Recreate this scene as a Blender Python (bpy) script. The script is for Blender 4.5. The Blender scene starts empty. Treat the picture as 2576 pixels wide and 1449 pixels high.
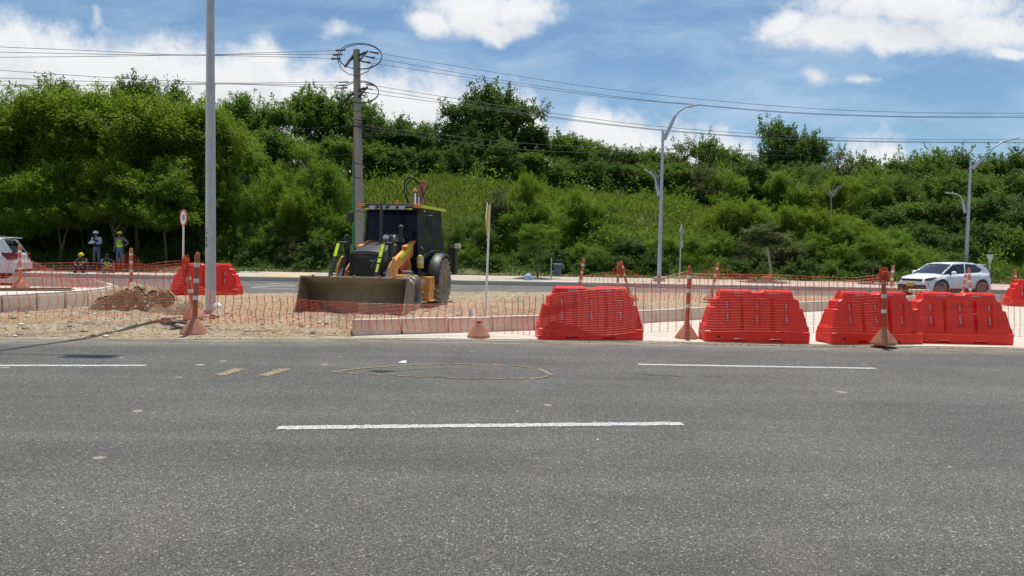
import bpy, math, random
import numpy as np
from mathutils import Vector, Matrix, noise as mnoise
PI = math.pi; R = math.radians
C = bpy.context.scene.collection
sc = bpy.context.scene
rng = random.Random(7)

# ------------------------------------------------------------------ camera
CX, CY, F, H = 1288.0, 724.5, 1860.0, 1.5
CAMROT = Matrix.Rotation(R(90 - 2.6), 4, 'X') @ Matrix.Rotation(R(1.0), 4, 'Z')
cd = bpy.data.cameras.new('camera'); cam = bpy.data.objects.new('camera', cd); C.objects.link(cam)
cam.matrix_world = Matrix.Translation((0, 0, H)) @ CAMROT
cd.sensor_width = 36; cd.lens = 36 * F / 2576; cd.clip_start = .1; cd.clip_end = 5000
sc.camera = cam
def ray(px, py): return CAMROT.to_3x3() @ Vector(((px - CX) / F, -(py - CY) / F, -1))
def at(px, py, Y):
    d = ray(px, py); return Vector((0, 0, H)) + d * (Y / d.y)
def gp(px, py, z=0.0):
    d = ray(px, py); t = (z - H) / d.z; return Vector((0, 0, H)) + d * t

# ------------------------------------------------------------------ light
SUN_EL, SUN_AZ = 73.0, 12.0                       # azimuth measured from +Y towards +X
sd = bpy.data.lights.new('sun', 'SUN'); sd.energy = 3.9; sd.angle = R(.55); sd.color = (1, .955, .88)
so = bpy.data.objects.new('sun', sd); C.objects.link(so)
sdir = Vector((math.sin(R(SUN_AZ)) * math.cos(R(SUN_EL)), math.cos(R(SUN_AZ)) * math.cos(R(SUN_EL)), math.sin(R(SUN_EL))))
so.rotation_euler = sdir.to_track_quat('Z', 'Y').to_euler()
sc.view_settings.view_transform = 'Standard'; sc.view_settings.look = 'None'
sc.view_settings.exposure = 0.40; sc.view_settings.gamma = 1
w = bpy.data.worlds.new('World'); sc.world = w; w.use_nodes = True
nt = w.node_tree; nt.nodes.clear()

class NG:
    def __init__(s, nt): s.nt = nt
    def n(s, t, **k):
        x = s.nt.nodes.new(t)
        for a, b in k.items(): setattr(x, a, b)
        return x
    def put(s, sock, v):
        if isinstance(v, bpy.types.NodeSocket): s.nt.links.new(v, sock)
        else: sock.default_value = v
    def math(s, op, a, b=0.0, c=0.0, clamp=False):
        x = s.n('ShaderNodeMath', operation=op); x.use_clamp = clamp
        s.put(x.inputs[0], a); s.put(x.inputs[1], b); s.put(x.inputs[2], c); return x.outputs[0]
    def vmath(s, op, a, b=(0, 0, 0), out=0):
        x = s.n('ShaderNodeVectorMath', operation=op); s.put(x.inputs[0], a); s.put(x.inputs[1], b); return x.outputs[out]
    def comb(s, x, y, z=0.0):
        c = s.n('ShaderNodeCombineXYZ'); s.put(c.inputs[0], x); s.put(c.inputs[1], y); s.put(c.inputs[2], z); return c.outputs[0]
    def noise(s, vec, scale, detail=4, rough=.5, dist=0.0, out=0):
        x = s.n('ShaderNodeTexNoise'); s.put(x.inputs['Vector'], vec); x.inputs['Scale'].default_value = scale
        x.inputs['Detail'].default_value = detail; x.inputs['Roughness'].default_value = rough; x.inputs['Distortion'].default_value = dist
        return x.outputs[out]
    def voro(s, vec, scale, feature='F1', out='Distance', rnd=1.0):
        x = s.n('ShaderNodeTexVoronoi', feature=feature); s.put(x.inputs['Vector'], vec); x.inputs['Scale'].default_value = scale
        x.inputs['Randomness'].default_value = rnd
        return x.outputs[out]
    def ss(s, v, a, b, lo=0.0, hi=1.0):
        x = s.n('ShaderNodeMapRange', interpolation_type='SMOOTHSTEP'); s.put(x.inputs[0], v)
        for i, q in enumerate((a, b, lo, hi)): s.put(x.inputs[i + 1], q)
        return x.outputs[0]
    def mix(s, f, a, b, bt='MIX'):
        x = s.n('ShaderNodeMix', data_type='RGBA', blend_type=bt); s.put(x.inputs[0], f)
        for i, q in ((6, a), (7, b)): s.put(x.inputs[i], q if isinstance(q, bpy.types.NodeSocket) else tuple(q) + (1,) * (4 - len(q)))
        return x.outputs[2]

g = NG(nt)
tc = g.n('ShaderNodeTexCoord'); sep = g.n('ShaderNodeSeparateXYZ'); nt.links.new(tc.outputs['Generated'], sep.inputs[0])
yy = g.math('MAXIMUM', g.math('ABSOLUTE', sep.outputs[1]), .12)
u0 = g.math('DIVIDE', sep.outputs[0], yy); v0 = g.math('DIVIDE', sep.outputs[2], yy)
uv = g.comb(u0, v0)
def warp(scale, amp, det):
    nn = g.noise(uv, scale, det, .55, out=1)
    return g.vmath('MULTIPLY', g.vmath('SUBTRACT', nn, (.5, .5, .5)), (amp, amp, 0))
wuv = g.vmath('ADD', g.vmath('ADD', uv, warp(6, .055, 3)), warp(22, .022, 6))
def uvof(px, py):
    d = ray(px, py); return d.x / d.y, d.z / d.y
contour = [(-60,20),(0,30),(60,40),(110,60),(150,42),(200,72),(225,80),(325,92),(350,86),(395,72),(435,90),(480,112),(530,104),(565,117),(625,117),(680,90),(710,120),(740,150),(780,155),(840,165),(900,182),(950,187),(1015,177),(1050,192),(1075,182),(1150,190),(1200,215),(1260,208),(1313,202),(1353,240),(1388,315),(1430,310),(1453,285),(1473,255),(1518,250),(1548,275),(1598,282),(1638,308),(1713,325),(1800,320),(1863,335),(1930,400),(2080,420),(2138,366),(2213,330),(2268,352),(2298,385),(2400,430),(2640,430)]
U0, U1 = -.8, .8
def bank(vec):
    sp = g.n('ShaderNodeSeparateXYZ'); nt.links.new(vec, sp.inputs[0])
    un = g.math('DIVIDE', g.math('SUBTRACT', sp.outputs[0], U0), U1 - U0)
    fc = g.n('ShaderNodeFloatCurve'); cv = fc.mapping.curves[0]
    pts = [(0, .4)] + [((uvof(*p)[0] - U0) / (U1 - U0), uvof(*p)[1]) for p in contour] + [(1, .1)]
    cv.points[0].location = pts[0]; cv.points[1].location = pts[-1]
    for p in pts[1:-1]: cv.points.new(*p)
    fc.mapping.update(); g.put(fc.inputs['Value'], un)
    return g.math('SUBTRACT', fc.outputs[0], sp.outputs[1])
ell = [(1190,35,150,62),(1085,58,70,40),(1300,25,95,62),(1250,75,120,32),(2300,20,320,75),(2110,85,190,52),(2450,80,185,66),(1930,78,48,50),(2250,100,210,42),(1980,55,70,40),(2068,196,38,24),(2165,203,40,16),(865,78,60,26),(235,35,18,40),(1385,40,30,35),(2540,130,80,20)]
def blobs(vec):
    acc = None
    for cx, cy, rx, ry in ell:
        cu, cv_ = uvof(cx, cy)
        d = g.vmath('DIVIDE', g.vmath('SUBTRACT', vec, (cu, cv_, 0)), (rx / F, ry / F, 1))
        ln = g.vmath('LENGTH', d, out=1)
        q = g.math('MULTIPLY', g.math('SUBTRACT', 1.0, ln), .06)
        if rx < 70: q = g.math('SUBTRACT', g.math('MULTIPLY', q, .4), .006)
        acc = q if acc is None else g.math('MAXIMUM', acc, q)
    return acc
fine = g.math('MULTIPLY', g.math('SUBTRACT', g.noise(uv, 26, 9, .64), .5), .085)
def dens(vec): return g.math('ADD', g.math('MAXIMUM', bank(vec), blobs(vec)), fine)
d0 = dens(wuv)
cl = g.ss(d0, -.012, .038)
d1 = dens(g.vmath('ADD', wuv, (.01, .035, 0)))
shade = g.ss(d1, -.02, .11)                      # deeper inside the cloud, away from its sunlit top
body = g.noise(g.vmath('MULTIPLY', uv, (1, 1.6, 1)), 13, 8, .58)
tone = g.math('ADD', g.math('MULTIPLY', shade, g.ss(body, .25, .75)), g.math('MULTIPLY', g.math('SUBTRACT', .62, body), .35), clamp=True)
ccol = g.mix(tone, (.90, .905, .90), (.50, .535, .60))
veil_n = g.noise(g.vmath('MULTIPLY', g.vmath('ADD', uv, warp(3, .12, 3)), (1, 3.6, 1)), 4.2, 7, .6)
veil = g.math('MULTIPLY', g.ss(veil_n, .34, .74), g.ss(v0, .45, .02, .48, .85))
hz = g.ss(v0, .42, .0)
sky = g.n('ShaderNodeTexSky', sky_type='NISHITA'); sky.sun_disc = False; sky.sun_elevation = R(SUN_EL); sky.sun_rotation = R(SUN_AZ)
sky.air_density = 1.0; sky.dust_density = .6; sky.ozone_density = 1.6
SK = .087
skyc = g.vmath('MULTIPLY', sky.outputs[0], (SK * .84, SK * 1.03, SK * 1.12))
c1 = g.mix(veil, skyc, (.50, .64, .82))
c2 = g.mix(g.math('MULTIPLY', cl, .96), c1, ccol)
bg = g.n('ShaderNodeBackground'); nt.links.new(c2, bg.inputs[0]); bg.inputs[1].default_value = .80
wo = g.n('ShaderNodeOutputWorld'); nt.links.new(bg.outputs[0], wo.inputs[0])

# ------------------------------------------------------------------ materials
def newmat(name):
    m = bpy.data.materials.new(name); m.use_nodes = True
    m.node_tree.nodes.clear(); g = NG(m.node_tree)
    b = g.n('ShaderNodeBsdfPrincipled'); o = g.n('ShaderNodeOutputMaterial'); m.node_tree.links.new(b.outputs[0], o.inputs[0])
    return m, g, b, o
def gpos(g, obj=True):
    t = g.n('ShaderNodeTexCoord'); return t.outputs['Object']
def wpos(g):
    t = g.n('ShaderNodeNewGeometry'); return t.outputs['Position']
def solid(name, col, rough=.6, metal=0, var=.15, vs=6, dirt=None, dirta=.4, ds=3.0, spec=.5, bump=0, coat=0):
    m, g, b, o = newmat(name); p = gpos(g)
    c2 = tuple(max(0, x * (1 - var)) for x in col); c3 = tuple(x * (1 + var) for x in col)
    c = g.mix(g.noise(p, vs, 6, .6), c2, c3)
    if dirt: c = g.mix(g.math('MULTIPLY', g.ss(g.noise(p, ds, 7, .65), .42, .66), dirta), c, dirt)
    g.put(b.inputs['Base Color'], c); b.inputs['Roughness'].default_value = rough; b.inputs['Metallic'].default_value = metal
    b.inputs['Specular IOR Level'].default_value = spec; b.inputs['Coat Weight'].default_value = coat
    if bump:
        bp = g.n('ShaderNodeBump'); bp.inputs['Distance'].default_value = bump; g.put(bp.inputs['Height'], g.noise(p, vs * 6, 6, .6)); g.put(b.inputs['Normal'], bp.outputs[0])
    return m
def plastic(name, col, trans=.15, rough=.4, dirt=None, dirta=.3):
    m, g, b, o = newmat(name); p = gpos(g)
    c = g.mix(g.noise(p, 3, 5, .6), tuple(x * .88 for x in col), tuple(min(1, x * 1.1) for x in col))
    if dirt: c = g.mix(g.math('MULTIPLY', g.ss(g.noise(p, 5, 8, .7), .45, .7), dirta), c, dirt)
    g.put(b.inputs['Base Color'], c); b.inputs['Roughness'].default_value = rough
    t = g.n('ShaderNodeBsdfTranslucent'); g.put(t.inputs[0], c); mx = g.n('ShaderNodeMixShader'); mx.inputs[0].default_value = trans
    m.node_tree.links.new(b.outputs[0], mx.inputs[1]); m.node_tree.links.new(t.outputs[0], mx.inputs[2]); m.node_tree.links.new(mx.outputs[0], o.inputs[0])
    return m
def asphalt(name, base=.10, warm=1.0, big=1.0):
    m, g, b, o = newmat(name); p = wpos(g)
    c = g.voro(p, 105, out='Color'); sp = g.n('ShaderNodeSeparateColor'); g.put(sp.inputs[0], c)
    r1 = sp.outputs[0]; r2 = sp.outputs[1]
    fineb = g.noise(p, 260, 3, .7)
    v = g.math('ADD', g.math('MULTIPLY', r1, .9), .5)                          # stone to stone
    v = g.math('MULTIPLY', v, g.ss(fineb, .3, .7, .65, 1.35))
    pit = g.ss(g.voro(p, 105), .30, .62, 1.0, .45)
    v = g.math('MULTIPLY', v, pit)
    v = g.math('ADD', v, g.math('MULTIPLY', g.ss(r2, .968, .98), 1.5))           # pale aggregate
    lg = g.noise(p, .55, 4, .6); v = g.math('MULTIPLY', v, g.ss(lg, .25, .75, .86, 1.12))
    tr = g.noise(g.vmath('MULTIPLY', p, (.12, 1.6, 1)), 1.0, 4, .6); v = g.math('MULTIPLY', v, g.ss(tr, .3, .7, .86, 1.12))
    v = g.math('MULTIPLY', v, base)
    col = g.comb(g.math('MULTIPLY', v, 1.025 * warm), v, g.math('MULTIPLY', v, .925 / warm))
    col = g.mix(g.math('MULTIPLY', g.ss(g.noise(p, .9, 6, .7, .6), .52, .74), .13), col, (.23, .20, .15))
    # dried mud drops, sparse and irregular
    vd = g.n('ShaderNodeTexVoronoi'); g.put(vd.inputs['Vector'], g.vmath('ADD', p, g.vmath('MULTIPLY', g.noise(p, 14, 3, .6, out=1), (.06, .06, 0)))); vd.inputs['Scale'].default_value = 2.1
    sp2 = g.n('ShaderNodeSeparateColor'); g.put(sp2.inputs[0], vd.outputs['Color'])
    rad = g.ss(sp2.outputs[0], .60, 1.0, .0, .13 * big)
    dm = g.math('LESS_THAN', vd.outputs['Distance'], rad)
    dm = g.math('MULTIPLY', dm, g.ss(g.noise(p, 90, 4, .7), .36, .52))
    col = g.mix(g.math('MULTIPLY', dm, .75), col, (.42, .38, .27))
    # dust brought onto the road, lying along the works' edge
    sx = g.n('ShaderNodeSeparateXYZ'); g.put(sx.inputs[0], p)
    ye = g.math('MINIMUM', 12.93, g.math('ADD', 13.16, g.math('MULTIPLY', sx.outputs[0], .155)))
    dst = g.math('MULTIPLY', g.ss(g.math('SUBTRACT', sx.outputs[1], ye), -1.3, .1), g.ss(g.noise(g.vmath('MULTIPLY', p, (.6, 2.5, 1)), 1.6, 7, .7), .32, .62))
    if name == 'asphalt': col = g.mix(g.math('MULTIPLY', dst, .62), col, (.40, .345, .25))
    g.put(b.inputs['Base Color'], col); b.inputs['Roughness'].default_value = .78; b.inputs['Specular IOR Level'].default_value = .35
    bp = g.n('ShaderNodeBump'); bp.inputs['Distance'].default_value = .006; bp.inputs['Strength'].default_value = .9
    g.put(bp.inputs['Height'], g.math('ADD', g.math('MULTIPLY', pit, .8), g.math('MULTIPLY', r1, .5))); g.put(b.inputs['Normal'], bp.outputs[0])
    return m
def paint(name, col, wear=.5, under=(.10, .10, .10)):
    m, g, b, o = newmat(name); p = wpos(g)
    c = g.mix(g.noise(p, 30, 5, .7), tuple(x * .85 for x in col), col)
    wmask = g.ss(g.noise(p, 75, 4, .75), wear - .05, wear + .08)
    st = g.voro(p, 105, out='Color'); sp = g.n('ShaderNodeSeparateColor'); g.put(sp.inputs[0], st)
    wmask = g.math('MULTIPLY', wmask, g.ss(sp.outputs[0], .0, .2, .3, 1.0))
    c = g.mix(wmask, under, c)
    g.put(b.inputs['Base Color'], c); b.inputs['Roughness'].default_value = .7
    bp = g.n('ShaderNodeBump'); bp.inputs['Distance'].default_value = .004; g.put(bp.inputs['Height'], sp.outputs[0]); g.put(b.inputs['Normal'], bp.outputs[0])
    return m
def dirtmat(name, a, b_, c_, scale=1.0):
    m, g, b, o = newmat(name); p = wpos(g)
    n1 = g.noise(p, 1.1 * scale, 7, .65, .4); n2 = g.noise(p, 9 * scale, 8, .7); n3 = g.noise(p, 60, 5, .7)
    c = g.mix(g.ss(n1, .38, .62), a, b_); c = g.mix(g.ss(n2, .50, .68), c, c_); n4 = g.noise(p, .75 * scale, 5, .7, .8); c = g.mix(g.math('MULTIPLY', g.ss(n4, .50, .62), .6), c, c_)
    c = g.mix(g.ss(n3, .35, .65), g.mix(.35, c, (.06, .045, .03)), c)
    vc = g.voro(p, 22, out='Color'); sp = g.n('ShaderNodeSeparateColor'); g.put(sp.inputs[0], vc)
    c = g.mix(g.math('MULTIPLY', g.ss(sp.outputs[0], .88, .92), .6), c, (.55, .50, .42))
    c = g.mix(g.math('MULTIPLY', g.ss(sp.outputs[1], .9, .93), .6), c, (.10, .08, .06))
    g.put(b.inputs['Base Color'], c); b.inputs['Roughness'].default_value = .95; b.inputs['Specular IOR Level'].default_value = .15
    bp = g.n('ShaderNodeBump'); bp.inputs['Distance'].default_value = .05; g.put(bp.inputs['Height'], g.math('ADD', n2, g.math('MULTIPLY', n3, .4))); g.put(b.inputs['Normal'], bp.outputs[0])
    return m
def concrete(name, col, stain=.35, scale=2.0, vert=False):
    m, g, b, o = newmat(name); p = wpos(g)
    c = g.mix(g.noise(p, 14, 8, .7), tuple(x * .82 for x in col), tuple(x * 1.08 for x in col))
    q = g.vmath('MULTIPLY', p, (1, 1, .25)) if vert else p
    c = g.mix(g.math('MULTIPLY', g.ss(g.noise(q, scale, 7, .65), .42, .68), stain), c, (col[0] * .55, col[1] * .47, col[2] * .38))
    g.put(b.inputs['Base Color'], c); b.inputs['Roughness'].default_value = .88; b.inputs['Specular IOR Level'].default_value = .25
    bp = g.n('ShaderNodeBump'); bp.inputs['Distance'].default_value = .008; g.put(bp.inputs['Height'], g.noise(p, 45, 6, .7)); g.put(b.inputs['Normal'], bp.outputs[0])
    return m
def leafmat(name, dark, light, trans=.32, rough=.5, hue=.0):
    m, g, b, o = newmat(name)
    at_ = g.n('ShaderNodeAttribute', attribute_name='tint'); oi = g.n('ShaderNodeObjectInfo')
    f = g.math('ADD', g.math('MULTIPLY', at_.outputs['Fac'], .75), g.math('MULTIPLY', g.math('SUBTRACT', oi.outputs['Random'], .5), .4), clamp=True)
    c = g.mix(f, dark, light)
    hs = g.n('ShaderNodeHueSaturation'); g.put(hs.inputs['Hue'], g.math('ADD', .5, g.math('MULTIPLY', g.math('SUBTRACT', oi.outputs['Random'], .5), .03))); hs.inputs['Saturation'].default_value = 1; g.put(hs.inputs['Color'], c); c = hs.outputs[0]
    g.put(b.inputs['Base Color'], c); b.inputs['Roughness'].default_value = rough + .12; b.inputs['Specular IOR Level'].default_value = .18
    t = g.n('ShaderNodeBsdfTranslucent'); g.put(t.inputs[0], g.mix(.5, c, (light[0] * 1.3, light[1] * 1.3, light[2] * .7))); mx = g.n('ShaderNodeMixShader'); mx.inputs[0].default_value = trans
    m.node_tree.links.new(b.outputs[0], mx.inputs[1]); m.node_tree.links.new(t.outputs[0], mx.inputs[2]); m.node_tree.links.new(mx.outputs[0], o.inputs[0])
    return m
def glass(name, col, rough=.06, spec=.6):
    m, g, b, o = newmat(name); p = gpos(g)
    c = g.mix(g.ss(g.noise(p, 2.5, 6, .6), .4, .7), col, tuple(x * 1.6 + .004 for x in col))
    g.put(b.inputs['Base Color'], c); b.inputs['Roughness'].default_value = rough; b.inputs['Specular IOR Level'].default_value = spec
    return m
M = dict(
 asphalt=asphalt('asphalt', .155), asphalt_far=asphalt('far asphalt', .170, 1.0), patch=asphalt('patch asphalt', .158),
 white_paint=paint('white road paint', (.66, .66, .64), .45), yellow_paint=paint('yellow road paint', (.74, .50, .14), .53),
 faded_paint=paint('faded road paint', (.62, .62, .6), .42),
 crack=solid('crack', (.015, .014, .013), .95),
 soil=dirtmat('soil', (.43, .31, .175), (.47, .385, .25), (.22, .175, .12)),
 mound=dirtmat('mound soil', (.17, .105, .055), (.24, .16, .09), (.12, .075, .045), 1.6),
 dust=dirtmat('dust', (.40, .34, .24), (.46, .40, .30), (.40, .34, .24)),
 verge=dirtmat('verge soil', (.08, .085, .03), (.13, .13, .035), (.06, .05, .03)),
 kerb=concrete('kerb concrete', (.66, .575, .45), .35, 2.5, True), cap=concrete('pale concrete', (.60, .56, .50), .22, 1.2),
 apron=concrete('apron concrete', (.56, .515, .44), .22, .8), walk=concrete('sidewalk concrete', (.47, .42, .35), .3, .7),
 dark_kerb=concrete('old kerb concrete', (.50, .46, .40), .3, 1.0), tactile=concrete('tan paving', (.56, .44, .28), .25, 1.5),
 pole_conc=concrete('pole concrete', (.36, .335, .28), .4, 1.4, True),
 steel=solid('galvanised steel', (.50, .51, .53), .45, .35, .10, 9), lamp_grey=solid('lamp grey paint', (.42, .47, .55), .5, .1),
 pole_paint=solid('grey pole paint', (.52, .52, .53), .5, 0, .07, 4, (.36, .33, .29), .35, 5),
 barrier=plastic('red barrier plastic', (.88, .030, .016), .18, .42, (.45, .10, .07), .22),
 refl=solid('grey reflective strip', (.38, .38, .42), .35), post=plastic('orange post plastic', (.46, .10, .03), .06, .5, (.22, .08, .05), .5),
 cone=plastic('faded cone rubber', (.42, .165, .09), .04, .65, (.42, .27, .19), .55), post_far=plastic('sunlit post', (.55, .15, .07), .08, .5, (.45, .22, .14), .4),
 band=solid('white reflective band', (.66, .70, .72), .35, 0, .12, 20, (.4, .34, .28), .4),
 net_glint=plastic('sunlit net strand', (.70, .13, .07), .3, .4), net=plastic('orange net', (.80, .125, .055), .35, .45), net_far=plastic('orange net shaded', (.72, .13, .05), .35, .5),
 orange=solid('machine orange', (.82, .35, .075), .42, 0, .12, 4, (.28, .17, .09), .45, 6), rust=solid('boom orange', (.40, .15, .07), .5, 0, .2, 8, (.18, .10, .07), .5),
 black=solid('black paint', (.018, .019, .022), .5, 0, .3, 5, (.10, .085, .065), .35), rubber=solid('tyre rubber', (.20, .17, .125), .85, 0, .3, 6, (.34, .29, .21), .85, 3, bump=.01),
 dusty_rubber=solid('dusty tyre rubber', (.46, .40, .30), .9, 0, .25, 5, (.15, .13, .10), .5, 5, bump=.01),
 bucket=solid('muddy steel', (.27, .215, .13), .65, .1, .3, 5, (.19, .15, .095), .6, 2.2, bump=.004), edge=solid('worn steel edge', (.34, .29, .22), .5, .3, .2, 9),
 tape=solid('yellow green tape', (.62, .86, .02), .4, 0, .1, 20, (.10, .10, .06), .3, 14), amber=solid('amber lens', (.72, .22, .02), .25),
 chrome=solid('chrome', (.55, .58, .66), .15, 1), cab_glass=glass('cab glass', (.004, .008, .022), .15, .12), side_glass=glass('side glass', (.03, .04, .045), .08, .35),
 hose=solid('hose', (.018, .018, .018), .6), lens=solid('lamp lens', (.5, .5, .5), .2), grey=solid('mid grey', (.16, .165, .17), .6), tag=solid('cream sticker', (.7, .66, .58), .5),
 red_tag=solid('red sticker', (.5, .04, .03), .5),
 carwhite=solid('white car paint', (.78, .79, .81), .25, 0, .03, 2, coat=.8), carglass=glass('car glass', (.018, .022, .03), .04), carblack=solid('black trim', (.025, .025, .027), .5),
 tail=solid('tail lamp', (.30, .01, .015), .2), headl=solid('head lamp', (.06, .05, .06), .12), plate=solid('yellow plate', (.65, .42, .05), .5), alloy=solid('alloy', (.32, .32, .33), .35, .7),
 sign_white=solid('sign white', (.78, .78, .76), .45), sign_red=solid('sign red', (.50, .03, .02), .45), sign_black=solid('sign black', (.02, .02, .02), .5), sign_yellow=solid('sign yellow', (.60, .44, .03), .5), sign_back=solid('sign back', (.40, .41, .42), .5, .2), yback=solid('pale sign back', (.55, .56, .54), .5),
 cable=solid('cable', (.03, .03, .035), .6), insul=solid('brown insulator', (.16, .07, .05), .35), green_pipe=solid('green conduit', (.03, .22, .19), .5), ctan=solid('tan conduit', (.35, .22, .12), .6),
 wood=solid('old timber', (.17, .105, .065), .8, 0, .35, 9), woodpale=solid('pale stick', (.42, .30, .19), .8), bin=solid('bin grey', (.075, .095, .125), .55), bagw=plastic('white bag', (.82, .84, .84), .3, .4), bagb=plastic('blue bag', (.45, .58, .74), .35, .35), bagg=solid('green print', (.28, .52, .30), .5),
 bark=solid('bark', (.11, .085, .06), .9, 0, .35, 7, bump=.02), palebark=solid('pale bark', (.34, .31, .26), .9, 0, .3, 7), rock=solid('stone', (.34, .28, .20), .9, 0, .45, 2.0), palerock=solid('pale stone', (.62, .58, .5), .9, 0, .2, 3),
 pvc=solid('clay pipe', (.45, .27, .21), .6), skin=solid('skin', (.20, .105, .065), .6), jeans=solid('jeans', (.10, .16, .26), .85), darkpants=solid('grey trousers', (.09, .11, .14), .85), navy=solid('navy vest', (.012, .016, .045), .8), shirt=solid('pale blue shirt', (.34, .43, .60), .8), greyshirt=solid('grey shirt', (.13, .145, .16), .85),
 vest=solid('lime vest', (.52, .82, .05), .7), vband=solid('grey vest band', (.10, .14, .10), .5), helm_y=solid('yellow helmet', (.75, .45, .02), .3), helm_w=solid('white helmet', (.8, .82, .85), .3), hair=solid('hair', (.012, .010, .009), .8), boots=solid('boots', (.03, .025, .02), .7), paper=solid('paper', (.7, .7, .68), .7),
 orange_bag=plastic('orange plastic', (.85, .25, .06), .4, .5),
)
_m, _g, _b, _o = newmat('level net strand'); _c = _g.mix(_g.ss(_g.noise(_g.vmath('MULTIPLY', wpos(_g), (5, 5, 22)), 1.0, 4, .7), .56, .68), (.80, .11, .05), (1.0, .50, .36))  # pale noise patches are sun glints painted into the strand colour
_g.put(_b.inputs['Base Color'], _c); _b.inputs['Roughness'].default_value = .45; M['net_glint'] = _m
M['hill'] = dirtmat('hill turf', (.12, .14, .035), (.18, .175, .06), (.09, .10, .03))
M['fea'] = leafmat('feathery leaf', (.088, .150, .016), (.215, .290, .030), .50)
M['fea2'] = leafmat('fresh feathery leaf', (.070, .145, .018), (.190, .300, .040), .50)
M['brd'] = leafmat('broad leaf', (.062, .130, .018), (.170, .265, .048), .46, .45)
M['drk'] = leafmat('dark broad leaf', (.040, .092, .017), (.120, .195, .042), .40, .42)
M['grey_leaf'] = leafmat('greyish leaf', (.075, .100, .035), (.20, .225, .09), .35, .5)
M['grass'] = leafmat('grass blade', (.075, .120, .018), (.235, .285, .055), .45, .7)

# ------------------------------------------------------------------ mesh tools
class MB:
    def __init__(s): s.v = []; s.f = []
    def add(s, vs, fs):
        b = len(s.v); s.v += [tuple(x) for x in vs]; s.f += [tuple(i + b for i in q) for q in fs]; return s
    def box(s, c, d, rot=None):
        c = Vector(c); vs = []
        for sx in (-1, 1):
            for sy in (-1, 1):
                for sz in (-1, 1):
                    p = Vector((sx * d[0] / 2, sy * d[1] / 2, sz * d[2] / 2))
                    if rot: p = rot @ p
                    vs.append(c + p)
        return s.add(vs, [(0, 1, 3, 2), (4, 6, 7, 5), (0, 4, 5, 1), (2, 3, 7, 6), (0, 2, 6, 4), (1, 5, 7, 3)])
    def bar(s, a, b, w, h, up=(0, 0, 1)):
        a = Vector(a); b = Vector(b); d = (b - a); L = d.length; d.normalize(); up = Vector(up)
        x = d.cross(up)
        if x.length < 1e-4: x = d.cross(Vector((0, 1, 0)))
        x.normalize(); z = x.cross(d)
        return s.box((a + b) / 2, (w, L, h), Matrix((x, d, z)).transposed())
    def tube(s, pts, r, n=8, cap=True):
        pts = [Vector(p) for p in pts]; k = len(pts); rs = r if isinstance(r, (list, tuple)) else [r] * k
        vs = []; prev = None
        for i, p in enumerate(pts):
            t = (pts[min(i + 1, k - 1)] - pts[max(i - 1, 0)]).normalized()
            if prev is None: a = t.cross(Vector((0, 0, 1))); a = a if a.length > .1 else t.cross(Vector((1, 0, 0)))
            else: a = prev - t * prev.dot(t)
            a.normalize(); prev = a; b = t.cross(a)
            for j in range(n):
                q = 2 * PI * j / n; vs.append(p + (a * math.cos(q) + b * math.sin(q)) * rs[i])
        fs = [(i * n + j, i * n + (j + 1) % n, (i + 1) * n + (j + 1) % n, (i + 1) * n + j) for i in range(k - 1) for j in range(n)]
        if cap: fs += [tuple(range(n - 1, -1, -1)), tuple(range((k - 1) * n, k * n))]
        return s.add(vs, fs)
    def lathe(s, prof, n=24, mat=None, ph=0, cap=True):
        vs = []
        for r, z in prof:
            for j in range(n):
                q = 2 * PI * j / n + ph; p = Vector((r * math.cos(q), r * math.sin(q), z)); vs.append(mat @ p if mat else p)
        k = len(prof)
        fs = [(i * n + j, i * n + (j + 1) % n, (i + 1) * n + (j + 1) % n, (i + 1) * n + j) for i in range(k - 1) for j in range(n)]
        if cap: fs += [tuple(range(n - 1, -1, -1)), tuple(range((k - 1) * n, k * n))]
        return s.add(vs, fs)
    def prism(s, poly, ext):
        ext = Vector(ext); poly = [Vector(p) for p in poly]; n = len(poly)
        return s.add(poly + [p + ext for p in poly], [tuple(range(n - 1, -1, -1)), tuple(range(n, 2 * n))] + [(i, (i + 1) % n, (i + 1) % n + n, i + n) for i in range(n)])
    def grid(s, rows):
        k = len(rows); n = len(rows[0])
        return s.add([p for r in rows for p in r], [(i * n + j, i * n + j + 1, (i + 1) * n + j + 1, (i + 1) * n + j) for i in range(k - 1) for j in range(n - 1)])
    def ball(s, c, r, n=12, m=8):
        c = Vector(c); r = (r, r, r) if not hasattr(r, '__len__') else r
        prof = [(math.sin(PI * i / m), -math.cos(PI * i / m)) for i in range(m + 1)]
        b = len(s.v); s.lathe([(max(p[0], .001), p[1]) for p in prof], n, None)
        for i in range(b, len(s.v)): q = s.v[i]; s.v[i] = (c.x + q[0] * r[0], c.y + q[1] * r[1], c.z + q[2] * r[2])
        return s
    def build(s, name, mat, parent=None, smooth=35, bevel=0, sub=0, solidify=0):
        me = bpy.data.meshes.new(name); me.from_pydata(s.v, [], s.f); me.validate(); me.update()
        import bmesh as bmm
        b = bmm.new(); b.from_mesh(me); bmm.ops.recalc_face_normals(b, faces=b.faces); b.to_mesh(me); b.free()
        if smooth:
            me.polygons.foreach_set('use_smooth', [True] * len(me.polygons)); me.set_sharp_from_angle(angle=R(smooth))
        me.materials.append(mat if not isinstance(mat, str) else M[mat])
        o = bpy.data.objects.new(name, me); C.objects.link(o)
        if parent: o.parent = parent
        if solidify: md = o.modifiers.new('s', 'SOLIDIFY'); md.thickness = solidify; md.offset = 0
        if bevel: md = o.modifiers.new('b', 'BEVEL'); md.width = bevel; md.segments = 2; md.limit_method = 'ANGLE'; md.angle_limit = R(30)
        if sub: md = o.modifiers.new('u', 'SUBSURF'); md.levels = md.render_levels = sub
        return o
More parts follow.
